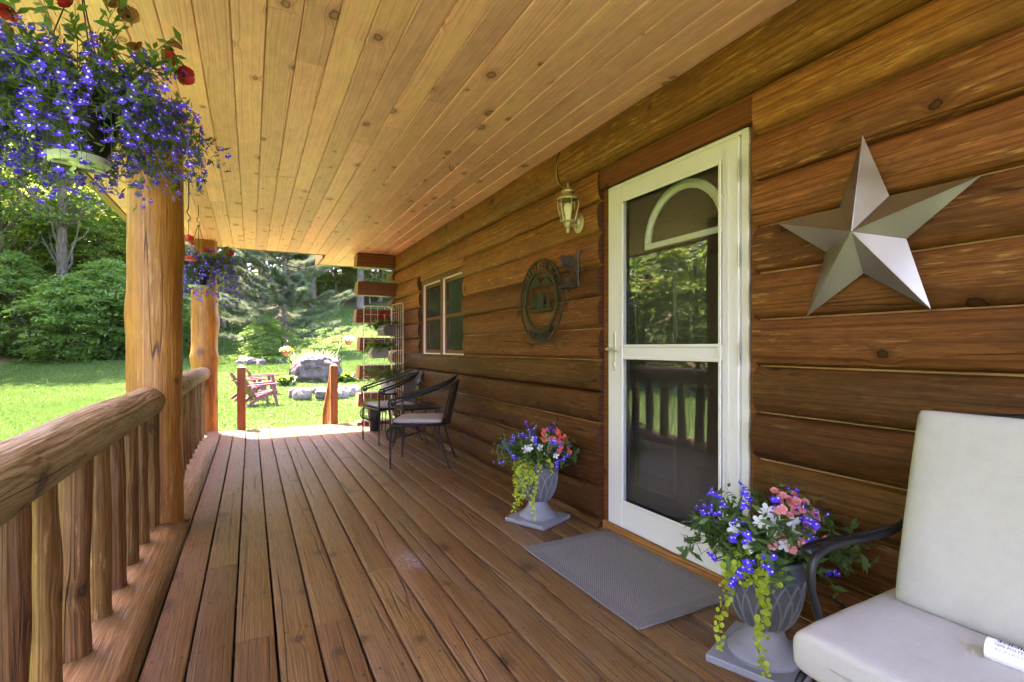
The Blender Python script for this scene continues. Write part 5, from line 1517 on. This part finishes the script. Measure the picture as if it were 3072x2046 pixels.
def stuff_flowers(kind, pts, dirs, sizes, parent, r, name):
    src = FM[kind]; n = len(src.vertices); co = np.empty(n * 3, np.float32); src.vertices.foreach_get("co", co); co = co.reshape(-1, 3)
    fs = np.array([list(p.vertices) for p in src.polygons]); mi = np.array([p.material_index for p in src.polygons])
    Vs, Fs, Ms, o_ = [], [], [], 0
    for p, d, s in zip(pts, dirs, sizes):
        R = np.array((Vector(d).normalized().to_track_quat('Z', 'Y') @ Quaternion((0, 0, 1), r.normal() * .4)).to_matrix())
        Vs.append(co @ R.T * s + p); Fs.append(fs + o_); Ms.append(mi); o_ += n
    o = link(name, np_mesh(name, np.concatenate(Vs), np.concatenate(Fs), list(src.materials), np.concatenate(Ms)), parent)
    o["kind"] = "stuff"
    return o

# ------------------------------------------------------------------ hanging baskets
def hanging_basket(label, loc, seed, n_st, n_obj, pet, R, hang, fsz=.0155):
    r = np.random.default_rng(seed)
    b = thing("hanging_basket", label, "hanging basket", loc, group="hanging flower baskets")
    MB().lathe([(.070, .012), (.085, .05), (.105, .12), (.116, .165), (.121, .168), (.121, .180), (.110, .180), (.105, .165)], 26).build("pot", M['black_pot'], b, smooth=40)
    sa = MB().lathe([(.070, -.012), (.082, -.004), (.086, .012), (.080, .012), (.074, .0), (.0, -.002)], 26, cap=False)
    for k in range(4):
        a_ = k * 1.57 + .5
        sa.tube([(.02 * math.cos(a_), .02 * math.sin(a_), -.008), (.068 * math.cos(a_), .068 * math.sin(a_), -.012)], .006, 6)
    sa.lathe([(.018, -.012), (.030, -.008), (.034, .002)], 16)
    sa.build("saucer", M['saucer'], b, smooth=40)
    MB().lathe([(.112, .168), (.06, .176), (.01, .18)], 20).build("soil", M['soil'], b)
    for k in range(3):
        a_ = k * 2.094 + .4 + seed
        MB().tube([(.130 * math.cos(a_), .130 * math.sin(a_), .17), (.06 * math.cos(a_), .06 * math.sin(a_), .40), (0.004 * math.cos(a_), .004 * math.sin(a_), .60)], .0022, 5).build("hanger_wire", M['iron'], b)
    MB().tube(smooth_path([(0, 0, .585), (.012, 0, .60), (.010, 0, .625), (-.012, 0, .63), (-.010, 0, .66), (0, 0, .70), (0, 0, hang)], 4), .0028, 6).build("hook", M['iron'], b)
    paths = []; fp = []; fd = []
    for i in range(n_st):
        az = r.uniform(0, 6.283); kind = r.random()
        r0 = r.uniform(.02, .12)
        p0 = (r0 * math.cos(az), r0 * math.sin(az), .178)
        if kind < .22: el, L, dr = r.uniform(.75, 1.35), r.uniform(.14, .24), r.uniform(.2, 1.2)
        elif kind < .50: el, L, dr = r.uniform(.25, .85), R * r.uniform(.6, 1.0), r.uniform(1.0, 2.2)
        else: el, L, dr = r.uniform(.15, .75), R * r.uniform(1.0, 1.6), r.uniform(2.3, 3.3)
        S = stem_path(p0, az, el, L, dr, r)
        paths.append(S)
        tips = 2 + int(r.random() * 3)
        for k in range(tips):
            q = 1 - .11 * k - .04 * r.random(); f = q * (len(S) - 1); a0 = min(len(S) - 2, int(f)); p = S[a0] * (1 - f + a0) + S[a0 + 1] * (f - a0)
            o_ = unit(np.array([p[0], p[1], .05 + .25 * r.random()]) + 1e-6)
            d = unit(o_ + r.normal(size=3) * .45)
            fp.append(p + d * .010 + r.normal(size=3) * .008); fd.append(d)
        # side twigs
        if r.random() < .8:
            a0 = 3 + int(r.random() * 3); S2 = stem_path(S[a0], az + r.normal() * .9, .2 + r.normal() * .4, L * .32, 1.2, r, 4); paths.append(S2)
            d = unit(np.array([math.cos(az), math.sin(az), .2]) + r.normal(size=3) * .5); fp.append(S2[-1]); fd.append(d); fp.append(S2[-2] + d * .008); fd.append(unit(d + r.normal(size=3) * .4))
    P, N, A = leaves_on(paths, 11, .030, r, .05, .26)
    link("stems", np_mesh("stems", *tubes_np(paths, .0013), LM['lobelia']), b)["kind"] = "stuff"
    lv = link("leaves", np_mesh("leaves", *leaf_quads(P, N, .032 * r.uniform(.6, 1.3, len(P)), .26, r, A), LM['lobelia']), b); lv["kind"] = "stuff"
    # flowers nearest the camera are pieces of their own
    fp = np.array(fp); fd = np.array(fd)
    camv = np.array([0, 0, CAM_H]) - np.array(loc)
    order = np.argsort(-(fp @ unit(camv)))
    for i in order[:n_obj]: put_flower('lobelia', fp[i], fd[i], fsz * r.uniform(.75, 1.2), b, r=r)
    rest = order[n_obj:]
    if len(rest): stuff_flowers('lobelia', fp[rest], fd[rest], fsz * r.uniform(.75, 1.2, len(rest)), b, r, "lobelia_flowers")
    # petunias on upright stems
    ps = []; PP = []
    for (az, el, L, kd) in pet:
        S = stem_path((.05 * math.cos(az), .05 * math.sin(az), .178), az, el, L, .5, r); ps.append(S)
        d = unit(S[-1] - S[-2] + np.array([0, 0, -.1]) + r.normal(size=3) * .25)
        put_flower(kd, S[-1] + d * .012, d, .030 * r.uniform(.85, 1.1), b, r=r)
    P, N, A = leaves_on(ps, 44, .050, r, .1, .35)
    link("stems", np_mesh("stems", *tubes_np(ps, .0022, 4), LM['petunia']), b)["kind"] = "stuff"
    link("leaves", np_mesh("leaves", *leaf_quads(P, N, .050 * r.uniform(.6, 1.25, len(P)), .38, r, A, fold=.04), LM['petunia']), b)["kind"] = "stuff"
    return b
hanging_basket("big near hanging basket of blue lobelia with red petunias at the upper left", (-.50, 2.13, 1.735), 3, 390, 295,
               [(.1, 1.1, .34, 'petred'), (-.4, .8, .30, 'petred'), (-.2, .95, .36, 'petbronze'), (2.6, 1.2, .32, 'petbronze'), (3.3, 1.0, .30, 'petbronze'), (4.4, 1.25, .34, 'petred'), (1.2, 1.3, .36, 'petred'), (-.9, 1.2, .33, 'petbronze'), (5.6, 1.3, .30, 'petbronze'), (3.0, 1.35, .3, 'petred'), (.5, 1.35, .3, 'petbronze'), (-1.4, 1.3, .28, 'petred')], .27, Z_CEIL - 1.735)
hanging_basket("small far hanging basket of blue lobelia and red petunias by the far post", (-.45, 5.80, 1.72), 17, 240, 220,
               [(.1, .9, .30, 'petred'), (-.6, .8, .30, 'petred'), (-1.2, .6, .28, 'petred'), (-2.2, 1.1, .28, 'petbronze'), (-1.6, 1.1, .24, 'petred'), (-.2, .5, .30, 'petred'), (-3.0, .9, .3, 'yellow'), (.5, 1.0, .3, 'petbronze'), (2.0, 1.1, .3, 'petred')], .36, Z_CEIL - 1.72, .0185)

# hummingbird feeder behind the near post
hf = thing("hummingbird_feeder", "red topped glass hummingbird feeder hung just right of the near post", "bird feeder", (-.45, 4.92, 1.84))
M['red_plastic'] = plain_mat("red_plastic", (.50, .02, .02), .35, .5)
M['feeder_glass'] = glass_mat("feeder_glass", (.95, .93, .90), 1.45)
MB().lathe([(.03, 0), (.055, .006), (.06, .018), (.04, .030), (.022, .034)], 20).build("feeding_base", M['red_plastic'], hf)
MB().lathe([(.022, .034), (.026, .06), (.038, .10), (.036, .15), (.022, .165)], 18, cap=False).build("glass_bottle", M['feeder_glass'], hf)
MB().lathe([(.036, .160), (.040, .170), (.036, .200), (.012, .206), (.004, .215)], 18).build("red_cap", M['red_plastic'], hf)
MB().tube([(0, 0, .21), (0, 0, .33)], .0022, 5).tube(smooth_path([(0, 0, .33), (.014, 0, .35), (0, 0, .372), (-.012, 0, .40), (0, 0, .45), (0, 0, Z_CEIL - 1.84)], 4), .004, 6).build("hook", M['iron'], hf)

# ------------------------------------------------------------------ urn planters
def urn_planter(label, loc, rz, seed, pinkkind, pk_side, specs):
    r = np.random.default_rng(seed)
    u = thing("urn_planter", label, "planter", loc, rz, "grey urn planters by the door"); u.scale = (1.03, 1.03, 1.1)
    MB().box((-.150, -.150, 0), (.150, .150, .024), ch=.004).build("plinth", M['urn_foot'], u)
    MB().lathe([(.118, .0245), (.120, .034), (.112, .044), (.090, .058), (.070, .085), (.060, .112), (.060, .122)], 36).build("foot", M['urn_foot'], u, smooth=50)
    prof = [(.064, .123), (.080, .135), (.098, .165), (.112, .205), (.121, .250), (.125, .290), (.127, .300), (.134, .302), (.137, .345), (.142, .350), (.142, .362), (.128, .362), (.122, .330)]
    MB().lathe(prof, 44, cap=False).build("bowl", M['urn'], u, smooth=40)
    MB().lathe([(.125, .335), (.06, .345), (.01, .35)], 20).build("soil", M['soil'], u)
    def rad(z): return float(np.interp(z, [p[1] for p in prof[:7]], [p[0] for p in prof[:7]]))
    nA = 16
    rel = MB()
    for k in range(nA):
        a0 = 2 * math.pi * k / nA
        for off in (0, .0):
            for s in (-1, 1):
                P = []
                for q in np.linspace(0, 1, 12):
                    z = .128 + (.292 - .128) * q
                    da = (2 * math.pi / nA) * 1.0 * (1 - math.sqrt(max(0, 1 - (1 - q) ** 2 * 0) if False else 1) ) if False else 0
                    da = s * (2 * math.pi / nA) * .95 * (1 - q ** 2.6)
                    rr = rad(z) + .0028
                    P.append((rr * math.cos(a0 + da), rr * math.sin(a0 + da), z))
                rel.tube(P, .0038, 5, cap=False)
            break
    rel.tube([(.1265 * math.cos(a_), .1265 * math.sin(a_), .297) for a_ in np.linspace(0, 6.2832, 40)], .003, 5, cap=False)
    ro = rel.build("arch_relief", M['urn_relief'], u, smooth=60)
    # green mound
    paths = []; tips = []
    for i in range(150):
        az = r.uniform(0, 6.283); r0 = r.uniform(0, .11)
        S = stem_path((r0 * math.cos(az), r0 * math.sin(az), .345), az, r.uniform(.4, 1.45), r.uniform(.12, .245), r.uniform(.4, 1.5), r, 6)
        paths.append(S); tips.append((S[-1], az))
    P, N, A = leaves_on(paths, 15, .038, r, .15, .22)
    link("stems", np_mesh("stems", *tubes_np(paths, .0014), LM['lobelia']), u)["kind"] = "stuff"
    link("leaves", np_mesh("leaves", *leaf_quads(P, N, .046 * r.uniform(.6, 1.25, len(P)), .32, r, A, fold=.03), LM['urn_leaf']), u)["kind"] = "stuff"
    # flowers in world axes: rotate az by -rz so that pinks face right in the picture
    R = Matrix.Rotation(-rz, 3, 'Z')
    def wdir(v): return np.array(R @ Vector(v))
    viewdir = unit(np.array([-loc[0], -loc[1], 0])); right = np.array([math.cos(YAW), -math.sin(YAW), 0]); 
    for i in range(36):        # pink doubles towards the right of the picture
        o_ = unit(right * r.uniform(.1, 1.0) * pk_side + viewdir * r.uniform(-.3, 1.0) + np.array([0, 0, r.uniform(.25, 1.3)]))
        p = np.array([0, 0, .36]) + o_ * np.array([.205, .205, .19]) * r.uniform(.9, 1.12)
        put_flower(pinkkind, wdir(p), wdir(unit(o_ + viewdir * .3 + r.normal(size=3) * .25)), .0175 * r.uniform(.75, 1.1), u, r=r)
    for i in range(9):
        o_ = unit(right * r.uniform(-.6, .7) + viewdir * r.uniform(.2, 1.0) + np.array([0, 0, r.uniform(.35, 1.0)]))
        p = np.array([0, 0, .36]) + o_ * np.array([.18, .18, .15]) * r.uniform(.95, 1.1)
        put_flower('star', wdir(p), wdir(unit(o_ * .5 + viewdir * .8 + r.normal(size=3) * .2)), .026 * r.uniform(.85, 1.1), u, r=r)
    for i in range(26):        # lobelia spikes
        sd_ = r.uniform(-1.0, .75)
        o_ = unit(right * sd_ + viewdir * r.uniform(-.4, 1.0) + np.array([0, 0, r.uniform(-.05, 1.0)]))
        p0 = np.array([0, 0, .355]) + o_ * np.array([.20, .20, .17]) * r.uniform(.85, 1.2)
        ax = unit(o_ * .5 + np.array([0, 0, r.uniform(-.5, .7)]))
        for k in range(5):
            d = unit(o_ + viewdir * .5 + r.normal(size=3) * .5)
            put_flower('lobelia', wdir(p0 + ax * .013 * k + r.normal(size=3) * .007), wdir(d), .0145 * r.uniform(.8, 1.15), u, r=r)
    # lime creeping vines
    for sx, fy, L in specs:
        o_ = unit(right * sx + viewdir * fy); oz = np.array([o_[0], o_[1], 0])
        P = [np.array([0, 0, .362]) + oz * .10, np.array([0, 0, .375]) + oz * .145, np.array([0, 0, .35]) + oz * .168]
        q = P[-1].copy(); wob = r.uniform(0, 6)
        for k in range(int(L / .02)):
            q = q + np.array([0, 0, -.02]) + right * (.006 * math.sin(k * .6 + wob) - .003 * (sx < -.3)) + oz * (.0015 if k < 4 else -.001); P.append(q.copy())
        P = np.array(P); 
        LP, LN, LA = [], [], []
        for k in range(1, len(P)):
            for s in (-1, 1, 0):
                sd = unit(np.cross(unit(P[k] - P[k - 1]), viewdir) * s + r.normal(size=3) * .25 + viewdir * .3 * (s == 0))
                LP.append(P[k] + sd * .010 + r.normal(size=3) * .004); LA.append(sd); LN.append(unit(viewdir * .8 + np.array([0, 0, .5]) + r.normal(size=3) * .6))
        LP, LN, LA = map(np.array, (LP, LN, LA))
        n = len(LP); B = np.cross(LN, unit(LA - LN * np.sum(LA * LN, -1, keepdims=True))); A2 = unit(np.cross(B, LN))
        s = (.0105 * r.uniform(.55, 1.25, n) * np.linspace(1.15, .65, n))[:, None]; V = np.stack([LP + (A2 * math.cos(a_) + B * math.sin(a_)) * s for a_ in np.arange(6) * math.pi / 3], 1)
        V = np.concatenate([V[:, :4], V[:, [0, 3, 4, 5]]], 1)
        Vr = V.reshape(-1, 3) @ np.array(R).T; Pr = P @ np.array(R).T
        tv, tf = tubes_np([Pr], .0012); VV, FF = merge([(Vr, np.arange(len(Vr)).reshape(-1, 4)), (tv, tf)])
        link("trailing_vine", np_mesh("trailing_vine", VV, FF, LM['lime']), u)
    return u
urn_planter("near grey urn planter with pink double flowers beside the cushioned armchair", (1.655, 1.235, .002), .36, 41, 'pink', 1, [(-.85, .5, .28), (-.12, 1.0, .33), (-.08, 1.0, .20), (-.55, .9, .06), (-.35, 1, .05), (.08, 1, .04), (.22, 1, .03), (-.7, .7, .1)])
urn_planter("far grey urn planter with coral flowers left of the storm door", (1.68, 2.915, .002), .42, 53, 'coral', 1, [(-.85, .5, .10), (-.62, .8, .26), (-.5, .9, .22), (-.38, 1.0, .14), (-.22, 1.0, .30), (.1, 1, .05), (.45, .9, .05), (-.7, .7, .18)])

# ------------------------------------------------------------------ wire trellis with planters in the corner
tr = thing("wire_trellis", "white wire folding trellis in the corner by the log ends", "trellis", (1.64, 7.42, 0))
def wire_panel(p0, p1, H, cols, rows, nm):
    p0, p1 = Vector(p0), Vector(p1); mb = MB()
    up = Vector((0, 0, 1)); d = (p1 - p0).normalized(); rr = .05
    P = [p0] + [p0 + up * (H - rr)] + [p0 + d * rr * (1 - math.cos(a_)) + up * (H - rr + rr * math.sin(a_)) for a_ in np.linspace(.3, 1.57, 5)] + [p1 - d * rr * (1 - math.sin(a_)) + up * (H - rr + rr * math.cos(a_)) for a_ in np.linspace(0, 1.3, 5)] + [p1 + up * (H - rr), p1]
    mb.tube(P, .0065, 7).build(nm + "_frame", M['wire_white'], tr)
    mb = MB()
    for k in range(1, cols): mb.tube([p0.lerp(p1, k / cols) + up * .18, p0.lerp(p1, k / cols) + up * (H - .004)], .003, 5)
    for k in range(rows): mb.tube([p0 + up * (.18 + (H - .30) * k / (rows - 1)), p1 + up * (.18 + (H - .30) * k / (rows - 1))], .003, 5)
    mb.build(nm + "_wires", M['wire_white'], tr)
wire_panel((-.21, .0, .004), (.19, .05, .004), 1.72, 4, 9, "front_panel")
wire_panel((.20, .04, .004), (.24, -.42, .004), 1.75, 5, 9, "side_panel")
def leafy(parent, seed, n, L, size, mat, c, el=(.3, 1.3), dr=(.6, 2.0), asp=.5, per=9):
    r = np.random.default_rng(seed); paths = []
    for i in range(n):
        az = r.uniform(0, 6.283); paths.append(stem_path((c[0] + .05 * r.normal(), c[1] + .04 * r.normal(), c[2]), az, r.uniform(*el), L * r.uniform(.6, 1.1), r.uniform(*dr), r, 6))
    P, N, A = leaves_on(paths, per, size, r, .2, asp)
    V, F = merge([tubes_np(paths, .0018), leaf_quads(P, N, size * r.uniform(.6, 1.3, len(P)), asp, r, A, fold=.05)])
    o = link("foliage", np_mesh("foliage", V, F, LM[mat] if mat in LM else M[mat]), parent); o["kind"] = "stuff"
    return paths
def zinc_box(label, loc, rz, seed, mat, size, red):
    p = thing("hanging_planter", label, "planter", loc, rz, "zinc planters on the wire trellis")
    pr = [(-.10, .0), (.10, .0), (.13, .075), (.10, .15), (-.10, .15), (-.13, .075)]
    MB().prism([(a, b) for a, b in pr], -.07, .07, 'Y').build("planter_box", M['galv_box'], p, smooth=20)
    paths = leafy(p, seed, 16, .22, size, mat, (0, 0, .14), (.3, 1.2), (1.2, 2.6), .6)
    if red:
        r = np.random.default_rng(seed)
        for k in range(5): put_flower('petred', np.array([r.uniform(-.1, .1), r.uniform(-.05, .05), .30 + r.uniform(-.03, .04)]), (-.4, -.8, .4), .028, p, r=r)
zinc_box("upper zinc planter with red flower on the wire trellis", (1.74, 7.33, 1.30), .5, 61, 'fern', .075, True)
zinc_box("lower zinc planter with broad green leaves on the wire trellis", (1.62, 7.34, .98), .1, 62, 'petunia', .085, False)
fp_ = thing("fern_pot", "arching fern in a grey white pot on a stand behind the far chair", "potted plant", (1.66, 6.93, 0))
MB().lathe([(.075, .52), (.085, .55), (.105, .70), (.112, .705), (.112, .725), (.10, .725), (.098, .70)], 24, cap=False).lathe([(.098, .70), (.01, .705)], 20).build("pot", M['white_pot'], fp_)
mb = MB().lathe([(.12, .50), (.125, .51), (.12, .52)], 20)
for k in range(3): a_ = k * 2.09; mb.tube([(.10 * math.cos(a_), .10 * math.sin(a_), .50), (.13 * math.cos(a_), .13 * math.sin(a_), .003)], .007, 6)
mb.build("plant_stand", M['iron'], fp_)
leafy(fp_, 63, 70, .36, .05, 'fern', (0, 0, .70), (.3, 1.3), (1.0, 2.2), .28, 20)
gp_ = thing("grass_pot", "low spiky green plant in a small pot by the far chair seat", "potted plant", (1.50, 7.05, 0))
MB().lathe([(.06, .003), (.075, .10), (.09, .30), (.095, .32), (.08, .32), (.06, .28)], 20, cap=False).build("pot", M['black_pot'], gp_)
leafy(gp_, 64, 60, .22, .07, 'petunia', (0, 0, .30), (.2, 1.2), (.4, 1.4), .12, 9)

# ------------------------------------------------------------------ cushioned armchair, right foreground
ac = thing("cushioned_armchair", "black iron armchair with white linen cushions in the right foreground", "armchair", (1.45, .40, 0))
AO = Vector((1.45, .40, 0))
def al(pts): return [tuple(Vector(p) - AO) for p in pts]
YL, YR = .79, .02
for Y, s in ((YL, 1), (YR, -1)):
    y1 = Y + s * .012; y2 = Y + s * .085
    leg = smooth_path([(1.27, y1, .004), (1.28, y1, .20), (1.286, y1, .42), (1.254, y1, .52), (1.256, y1, .582), (1.288, y1, .610), (1.367, y1, .618), (1.50, y1, .611), (1.60, y1 - s * .008, .616), (1.672, y1 - s * .02, .65)], 5)
    MB().tube(al(leg), .0100, 10).build("arm_tube", M['iron'], ac)
    o2 = smooth_path([(1.27, y1 + s * .004, .598), (1.29, y2 - s * .03, .594), (1.34, y2, .592), (1.44, y2 + s * .004, .592), (1.56, y2 - s * .02, .594), (1.64, y1 - s * .01, .63)], 5)
    MB().tube(al(o2), .006, 8).build("arm_rim", M['iron'], ac)
    mm = MB()
    for k in range(15):
        q = k / 14
        for dgn in (-.07, .07):
            xa, xb = 1.30 + .25 * q, 1.30 + .25 * q + dgn
            if 1.29 <= xb <= 1.56: mm.tube(al([(xa, y1, .612), (xb, y2 - s * .004, .592)]), .0028, 4, cap=False)
    mm.build("arm_mesh", M['iron'], ac)
    MB().tube(al(smooth_path([(1.78, Y, .004), (1.70, Y - s * .01, .22), (1.62, Y - s * .02, .40), (1.67, Y - s * .02, .63), (1.73, Y - s * .04, .93)], 5)), .0125, 10).build("back_post", M['iron'], ac)
MB().tube(al(smooth_path([(1.70, YL - .04, .91), (1.735, .62, .945), (1.745, .40, .955), (1.735, .18, .945), (1.70, YR + .04, .91)], 5)), .0125, 10).build("top_rail", M['iron'], ac)
MB().tube(al([(1.25, YL, .325), (1.25, YR, .325)]), .012, 10).tube(al([(1.62, YL - .02, .36), (1.62, YR + .02, .36)]), .012, 10).tube(al([(1.25, YL, .325), (1.62, YL - .02, .36)]), .012, 10).tube(al([(1.25, YR, .325), (1.62, YR + .02, .36)]), .012, 10).build("seat_frame", M['iron'], ac)
rm = MB()
for k in range(27):
    y = YL - .01 - (YL - YR - .02) * k / 26
    rm.tube(al([(1.225 + .045 * math.cos(a_) , y + .02 * math.sin(a_ * 2), .29 + .045 * math.sin(a_)) for a_ in np.linspace(.6, 5.6, 12)]), .0032, 4, cap=False)
rm.build("apron_mesh", M['iron'], ac)
for s_y in (YL, YR):
    MB().tube(al([(1.225 + .05 * math.cos(a_), s_y, .29 + .05 * math.sin(a_)) for a_ in np.linspace(.4, 6.0, 16)]), .009, 8).build("apron_scroll", M['iron'], ac)
def cushion_part(name, w, d, h, loc, rot, p, crown):
    mb = cushion_mb(w, d, h, p, 34, crown, (), .16)
    V = mb.v[0]
    V[:, 2] += np.array([.005 * nz(v[0] * 5, v[1] * 5, v[2]) + .0022 * nz(v[0] * 16, v[1] * 16, 4) for v in V])
    o = mb.build(name, M['linen'], ac, tuple(Vector(loc) - AO), rot=rot, smooth=60)
    hw, hd = w / 2 * .992, d / 2 * .992; P = []
    for a_ in np.linspace(0, 2 * math.pi, 80):
        c_, s_ = math.cos(a_), math.sin(a_); e = 2 / 9.0
        P.append((hw * math.copysign(abs(c_) ** e, c_), hd * math.copysign(abs(s_) ** e, s_), .0))
    MB().tube(P, .003, 6, cap=False).build("piping", M['piping'], o)
    return o
cushion_part("seat_cushion", .52, .80, .112, (1.435, .405, .402), (0, math.radians(-1.5), 0), 18, .05)
cushion_part("back_cushion", .52, .74, .135, (1.625, .385, .700), (0, math.radians(-76), 0), 12, .07)
# rolled paper care label on the seat
M['paper'] = plain_mat("white_paper_label", (.80, .82, .86), .6, .3, nscale=15, namt=.03)
M['ink'] = plain_mat("black_print", (.03, .03, .035), .7, .1)
lab = bpy.data.objects.new("care_label", None); COL.objects.link(lab); lab.parent = ac
L0 = Vector((1.428, .522, .478)); ldir = Vector((1.437, .465, .478)) - L0
lab.location = L0 - AO; lab.rotation_euler = (0, 0, math.atan2(-1.0, .10))
lab["label"] = "white rolled fabric label reading 100% POLYESTER FABRIC"
rl = .023
MB().tube([(0, 0, 0), (.30, 0, 0)], [rl, rl], 20).build("label_roll", M['paper'], lab, smooth=60)
def wrap(u, v):      # u along the roll, v arc length from the top towards the camera
    a_ = math.pi / 2 - v / rl
    rr = rl + .0005
    return (u, -rr * math.cos(a_), rr * math.sin(a_))
bar = MB(); rr_ = random.Random(8); u = .018
while u < .14:
    w_ = rr_.choice([.0008, .0008, .0016, .0024])
    for k in range(3): bar.add([wrap(u, -.006 + k * .004), wrap(u + w_, -.006 + k * .004), wrap(u + w_, -.002 + k * .004), wrap(u, -.002 + k * .004)], [(0, 1, 2, 3)])
    u += w_ + rr_.choice([.0008, .0016, .0024])
bar.build("barcode", M['ink'], lab, smooth=0)
def print_line(txt, u0, v0, size, name):
    cu = bpy.data.curves.new(name, 'FONT'); cu.body = txt; cu.size = size; cu.resolution_u = 2
    to = bpy.data.objects.new(name, cu); COL.objects.link(to)
    bpy.context.view_layer.update()
    me = bpy.data.meshes.new_from_object(to.evaluated_get(bpy.context.evaluated_depsgraph_get()))
    bpy.data.objects.remove(to)
    for v in me.vertices: v.co = Vector(wrap(u0 + v.co.x, v0 - v.co.y))
    me.materials.clear(); me.materials.append(M['ink'])
    link(name, me, lab)
print_line("100% POLYESTER FABRIC", .014, .0165, .0085, "label_print")
print_line("20 in W x 20 in D x 4 in H", .016, .0255, .0062, "label_print")

for o in bpy.data.objects:
    if '_w' in o: del o['_w']
